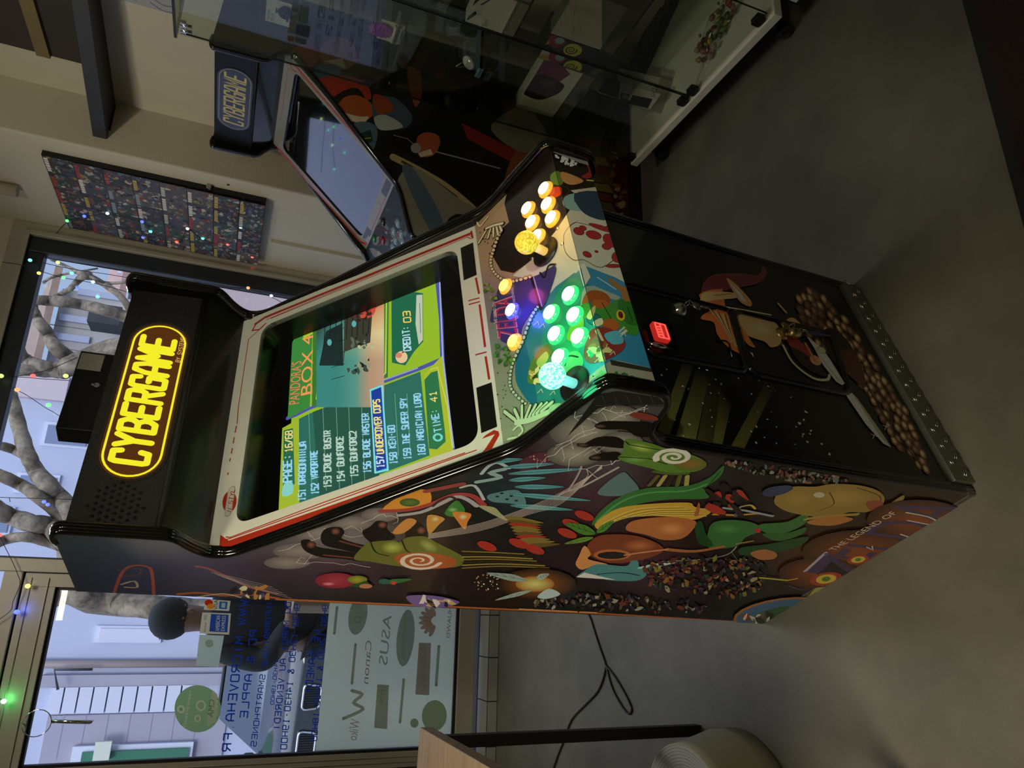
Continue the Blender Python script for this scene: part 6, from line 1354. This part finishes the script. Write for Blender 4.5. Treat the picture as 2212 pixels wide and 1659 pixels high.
ra=hy(150,648,YB2); m=MB(); m.prism([(xl-.1,YB2-.3,ztb),(xr+.5,YB2-.3,ztb),(xr-.2,YB2+2.5,ztb+1.0),(xl-.1,YB2+2.5,ztb+1.0)],(0,0,.12)); m.build('roof',BRO,bb_)
for r in ((168,262,632,645),(128,195,684,698),(108,195,724,738),(215,262,742,752)):
    f=fb('shutter',r[0],r[1],r[2],r[3],SHU,bb_,YB2,.06)
for yy in (664,712,760): fb('stone_course',100,285,yy,yy+1.5,mat('course_grey','#7c7874',.9),bb_,YB2,.01)  # thin darker grey lines on the stone wall
fb('balcony',200,268,680,720,mat('black_ironwork','#2c2e34',.6,noise=.3,nscale=14),bb_,YB2-.5,.5)
bc=thing('house',(0,0,0),'small pinkish house with a pale roof at the right end of the window view','building')
YB3=16.0
a=hy(330,560,YB3);b=hy(330,655,YB3); zt3=hy(285,600,YB3).z
MB().box((b.x,YB3,-.2),(a.x+2,YB3+4,zt3)).build('wall',mat('pinkish_render','#b8a8ac',.85),bc)
MB().prism([(b.x-.3,YB3-.3,zt3),(a.x+2.3,YB3-.3,zt3),(a.x+2.3,YB3+2,zt3+.7),(b.x-.3,YB3+2,zt3+.7)],(0,0,.15)).build('roof',mat('dusty_red_roof','#9c7c78',.85,noise=.15,nscale=5),bc)
for r in ((255,300,585,596),(300,330,600,610),(420,540,606,618)): fb('window',r[0],r[1],r[2],r[3],WHT2,bc,YB3,.08)
# plane trees, pollarded
BARK=mat('plane_tree_bark','#7c7062',.9,noise=.65,nscale=11,bump=1,bscale=14)
def tree(label,Y,limbs):
    t=thing('plane_tree',(0,0,0),label,'tree'); m=MB()
    sc=F/((Y-CAM.y)*1.05)
    for pts,w0,w1 in limbs:
        p=smooth(P(pts),False,5); n_=len(p); R=random.Random(len(pts))
        m.tube([hy(x,y,Y+.1*math.sin(i*.9)) for i,(x,y) in enumerate(p)],[max(.012,(w0+(w1-w0)*i/(n_-1))*R.uniform(.92,1.09)/2.6/sc) for i in range(n_)],12)
    m.build('trunk_and_branches',BARK,t)
tree('thick forked plane tree outside, its trunk seen through the door glass',6.6,[("980,1345 700,1340 560,1330 440,1322 300,1308 180,1292 120,1240",66,50),("260,1300 170,1240 140,1170 110,1140 60,1128 0,1105 -60,1060",50,34),("150,1170 155,1110 115,1060 80,1020 55,968 30,880 20,840 5,800",46,22),("110,1050 60,990 20,968 -40,955",26,16),("150,1130 80,1070 30,1040 -40,1010",30,24),("130,1180 60,1160 0,1170 -40,1200",24,20),("180,1270 120,1290 40,1310 -30,1330",40,46)])
tree('knobbly grey plane tree branches in front of the stone house, right part of the window',8.2,[("700,700 480,720 320,740 220,760 150,790 125,800",60,40),("160,780 120,750 100,715 80,690 72,668",34,22),("290,690 220,668 160,655 110,650 78,648",30,24),("300,700 260,640 200,600 160,585",20,12),("120,640 150,625 175,600 190,595",10,22),("95,610 110,600 150,590 210,580",8,4),("110,560 200,600 240,612 300,604",8,8),("150,800 90,790 50,770 40,730",34,20),("140,805 60,800 -30,800",30,26),("78,690 68,640 66,610",16,24)])
# parked dark car, nose towards the shop
YC_=7.0
g0=hy(519,1612,YC_)
car=thing('car',(g0.x+.22,YC_,-.2),'dark parked car with a chrome-rimmed kidney grille outside, low in the door glass','car',math.radians(-12))
CARP=mat('dark_car_paint','#20242c',.18,coat=.8); TY=mat('tyre_black','#0c0c0c',.8); CGLS=mat('car_glass','#3c4654',.05,coat=.5)
def sec(y,w,zl,zh,r=.12,n=6):
    pts=[]; a=[(w,zl),(w*1.0,zh*.62),(w*.86,zh),( -w*.86,zh),(-w,zh*.62),(-w,zl)]; return [(px_,y,pz2) for px_,pz2 in rr2d(a,.06,3)]
m=MB(); ss=[sec(*q) for q in ((.0,.72,.28,.72),(.08,.84,.22,.82),(.5,.89,.2,.90),(1.1,.9,.2,.98),(3.6,.9,.2,1.0),(4.1,.86,.25,.95),(4.25,.75,.3,.8))]; k=len(ss[0])
for s1 in range(len(ss)-1): m.add(ss[s1]+ss[s1+1],[(i,(i+1)%k,k+(i+1)%k,k+i) for i in range(k)],True)
m.add(ss[0],[list(range(k))]); m.add(ss[-1],[list(range(k))[::-1]]); m.build('body',CARP,car)
m=MB(); ss=[[( -w,y,z),(w,y,z)] for y,w,z in ()]
m.add([(-.78,1.15,.97),(.78,1.15,.97),(.62,1.85,1.42),(-.62,1.85,1.42),(.62,3.0,1.44),(-.62,3.0,1.44),(.76,3.75,.99),(-.76,3.75,.99)],[(0,1,2,3),(3,2,4,5),(5,4,6,7),(1,6,4,2),(0,3,5,7)]); m.build('cabin_glass',CGLS,car)
MB().box((-.6,1.9,1.43),(.6,2.95,1.465)).build('roof',CARP,car,bevel=.01)
for sx_ in (-.84,.84):
    for y in (.85,3.45): MB().lathe([(0,-.1),(.22,-.1),(.32,-.08),(.32,.08),(.22,.1),(0,.1)],(sx_,y,.32),(1,0,0),20).build('wheel',TY,car)
for sx_ in (-.235,.235):
    m=MB(); M=Matrix.Translation((sx_,-.015,.60)); pts=[(sx_+a,-.02,.60+b) for a,b in rr2d([(-.11,-.09),(.11,-.09),(.13,.09),(-.13,.09)],.05,5)]
    m.tube(pts,.012,8,closed=True); g=m.build('grille',CHR,car); m=MB(); m.prism([(a,-.012,c) for a,b,c in pts],(0,.01,0)); 
    for k in range(9): m.box((sx_-.10+k*.024,-.022,.53),(sx_-.092+k*.024,-.01,.67))
    m.build('slats',mat('grille_black','#101216',.4),g)
for sx_ in (-.6,.6): MB().sphere((sx_,.08,.64),.16,16,(1,.45,.5)).build('headlight',mat('headlight_clear','#c0c8d8',.08,coat=1),car); MB().rbox((sx_*1.62-.10,1.35,.98),(sx_*1.62+.10,1.45,1.12),.04,axis=1).build('mirror',CARP,car)
pm=MB().box((-.26,-.05,.36),(.26,-.03,.47)).build('number_plate',mat('plate_white','#c4c8d4',.5),car)
# person walking past outside the door
YP=3.45
hc=hy(392,1338,YP); gz=-.06; H=hc.z+.11-gz
per=thing('person',(hc.x,YP,gz),'person in a dark hat and dark coat holding a beige bag, outside the door','person',math.radians(25))
def skin(name,edges,verts,rad,m_,par,lv=2):
    me=bpy.data.meshes.new(name); me.from_pydata(verts,edges,[]); o=bpy.data.objects.new(name,me); COL.objects.link(o); o.parent=par
    o.modifiers.new('skin','SKIN'); 
    for i,r in enumerate(rad): me.skin_vertices[0].data[i].radius=(r if isinstance(r,tuple) else (r,r))
    me.skin_vertices[0].data[0].use_root=True
    s_=o.modifiers.new('sub','SUBSURF'); s_.levels=lv; s_.render_levels=lv; me.materials.append(m_); return o
def mkskin(name,verts,edges,rad,m_,par,lv=2):
    bm=bmesh.new(); ly=bm.verts.layers.skin.verify(); vs=[bm.verts.new(v) for v in verts]; [bm.edges.new((vs[a],vs[b])) for a,b in edges]
    for v,r in zip(vs,rad): v[ly].radius=r if isinstance(r,tuple) else (r,r)
    vs[0][ly].use_root=True
    me=bpy.data.meshes.new(name); bm.to_mesh(me); bm.free(); o=bpy.data.objects.new(name,me); COL.objects.link(o); o.parent=par; o.modifiers.new('skin','SKIN').use_smooth_shade=True
    s_=o.modifiers.new('sub','SUBSURF'); s_.levels=lv; s_.render_levels=lv; me.materials.append(m_); return o
k=H/1.75
V=[(0,0,.95),(0,0,1.15),(0,0,1.38),(0,-.01,1.50),(0,-.02,1.60),(0,-.02,1.70),(.17,0,1.42),(.26,-.04,1.18),(.12,-.26,1.08),(.07,-.33,1.09),(-.17,0,1.42),(-.26,-.04,1.18),(-.12,-.26,1.08),(-.07,-.33,1.09),(.09,0,.88),(.10,-.02,.50),(.10,.06,.08),(.10,-.08,.04),(-.09,0,.88),(-.10,-.12,.50),(-.10,-.20,.08),(-.10,-.33,.05)]
Rr_=[(.15,.11),(.15,.11),(.15,.10),.055,.085,.085,.065,.048,.038,.034,.065,.048,.038,.034,.09,.065,.045,.04,.09,.065,.045,.04]
Eg=[(0,1),(1,2),(2,3),(3,4),(4,5),(2,6),(6,7),(7,8),(8,9),(2,10),(10,11),(11,12),(12,13),(0,14),(14,15),(15,16),(16,17),(0,18),(18,19),(19,20),(20,21)]
SK=mat('skin_tone','#8c6a58',.55); CT=mat('dark_navy_coat','#181c26',.85,bump=.3,nscale=60); HT=mat('dark_knit_hat','#24262c',.9,bump=.6,nscale=120)
mkskin('body',[tuple(c*k for c in v) for v in V],Eg,[tuple(q*k for q in r) if isinstance(r,tuple) else r*k for r in Rr_],SK,per)
Vc=[V[i] for i in (0,1,2,3,6,7,8,10,11,12,14,18)]; Ec=[(0,1),(1,2),(2,3),(2,4),(4,5),(5,6),(2,7),(7,8),(8,9),(0,10),(0,11)]
mkskin('coat',[tuple(c*k for c in v) for v in Vc],Ec,[tuple(q*k for q in r) if isinstance(r,tuple) else r*k for r in ((.185,.145),(.18,.14),(.18,.13),.07,.085,.07,.055,.085,.07,.055,.13,.13)],CT,per)
Vt=[V[i] for i in (0,14,15,16,18,19,20)]; mkskin('trousers',[tuple(c*k for c in v) for v in Vt],[(0,1),(1,2),(2,3),(0,4),(4,5),(5,6)],[r*k for r in (.13,.105,.08,.065,.105,.08,.065)],mat('black_trousers','#14161c',.85),per)
h=MB(); h.sphere((0,-.01*k,1.70*k),.118*k,20,(.95,1.08,.95)); h.build('hat',HT,per)
m=MB(); m.sphere((0,-.115*k,1.60*k),.018*k,10,(.8,1,1.3)); 
for s_ in (-1,1): m.sphere((s_*.035*k,-.098*k,1.635*k),.010*k,8)
m.build('nose_and_eyes',SK,per)
for sx_ in (-1,1):
    vs=[(sx_*.07*k,-.33*k,1.09*k),(sx_*.05*k,-.38*k,1.09*k)]; ed=[(0,1)]; rd=[.028*k,.030*k]
    for j in range(4):
        b=len(vs); vs+= [(sx_*(.065-.018*j)*k,-.41*k,(1.10-.004*j)*k),(sx_*(.055-.018*j)*k,-.445*k,(1.075)*k)]; ed+=[(1,b),(b,b+1)]; rd+=[.010*k,.008*k]
    b=len(vs); vs+=[(sx_*.02*k,-.37*k,1.12*k)]; ed+=[(1,b)]; rd+=[.010*k]
    mkskin('hand',vs,ed,rd,SK,per,1)
bagp=Vector((0,-.43*k,1.0*k)); bag=thing('paper_bag',per.matrix_world@Vector((0,0,0)),'beige bag held in front of the person outside the door','bag')
bag.location=Vector((hc.x,YP,gz))+Matrix.Rotation(math.radians(25),3,'Z')@Vector((0,-.47*k,.86*k)); bag.rotation_euler=(0,0,math.radians(25))
MB().rbox((-.15,-.06,0),(.15,.06,.24*k),.02).build('pouch',mat('beige_canvas','#9c8468',.8,bump=.3,nscale=80),bag)
GR={'light_string':'strings of coloured bulbs','vinyl_roll':'rolls on the floor','display_case':'glass display cases','arcade_cabinet':'arcade machines','key_bunch':'keys hanging from the locks','card_sticker':'payment stickers on the door glass','plush_toy':'plush toys in the glass case','camera_box':'cartons in the glass case','house':'houses across the street','plane_tree':'plane trees in the street'}
for o in list(COL.objects):
    if o.parent is None and 'label' in o:
        b=o.name.split('.')[0]
        if b in GR: o['group']=GR[b]
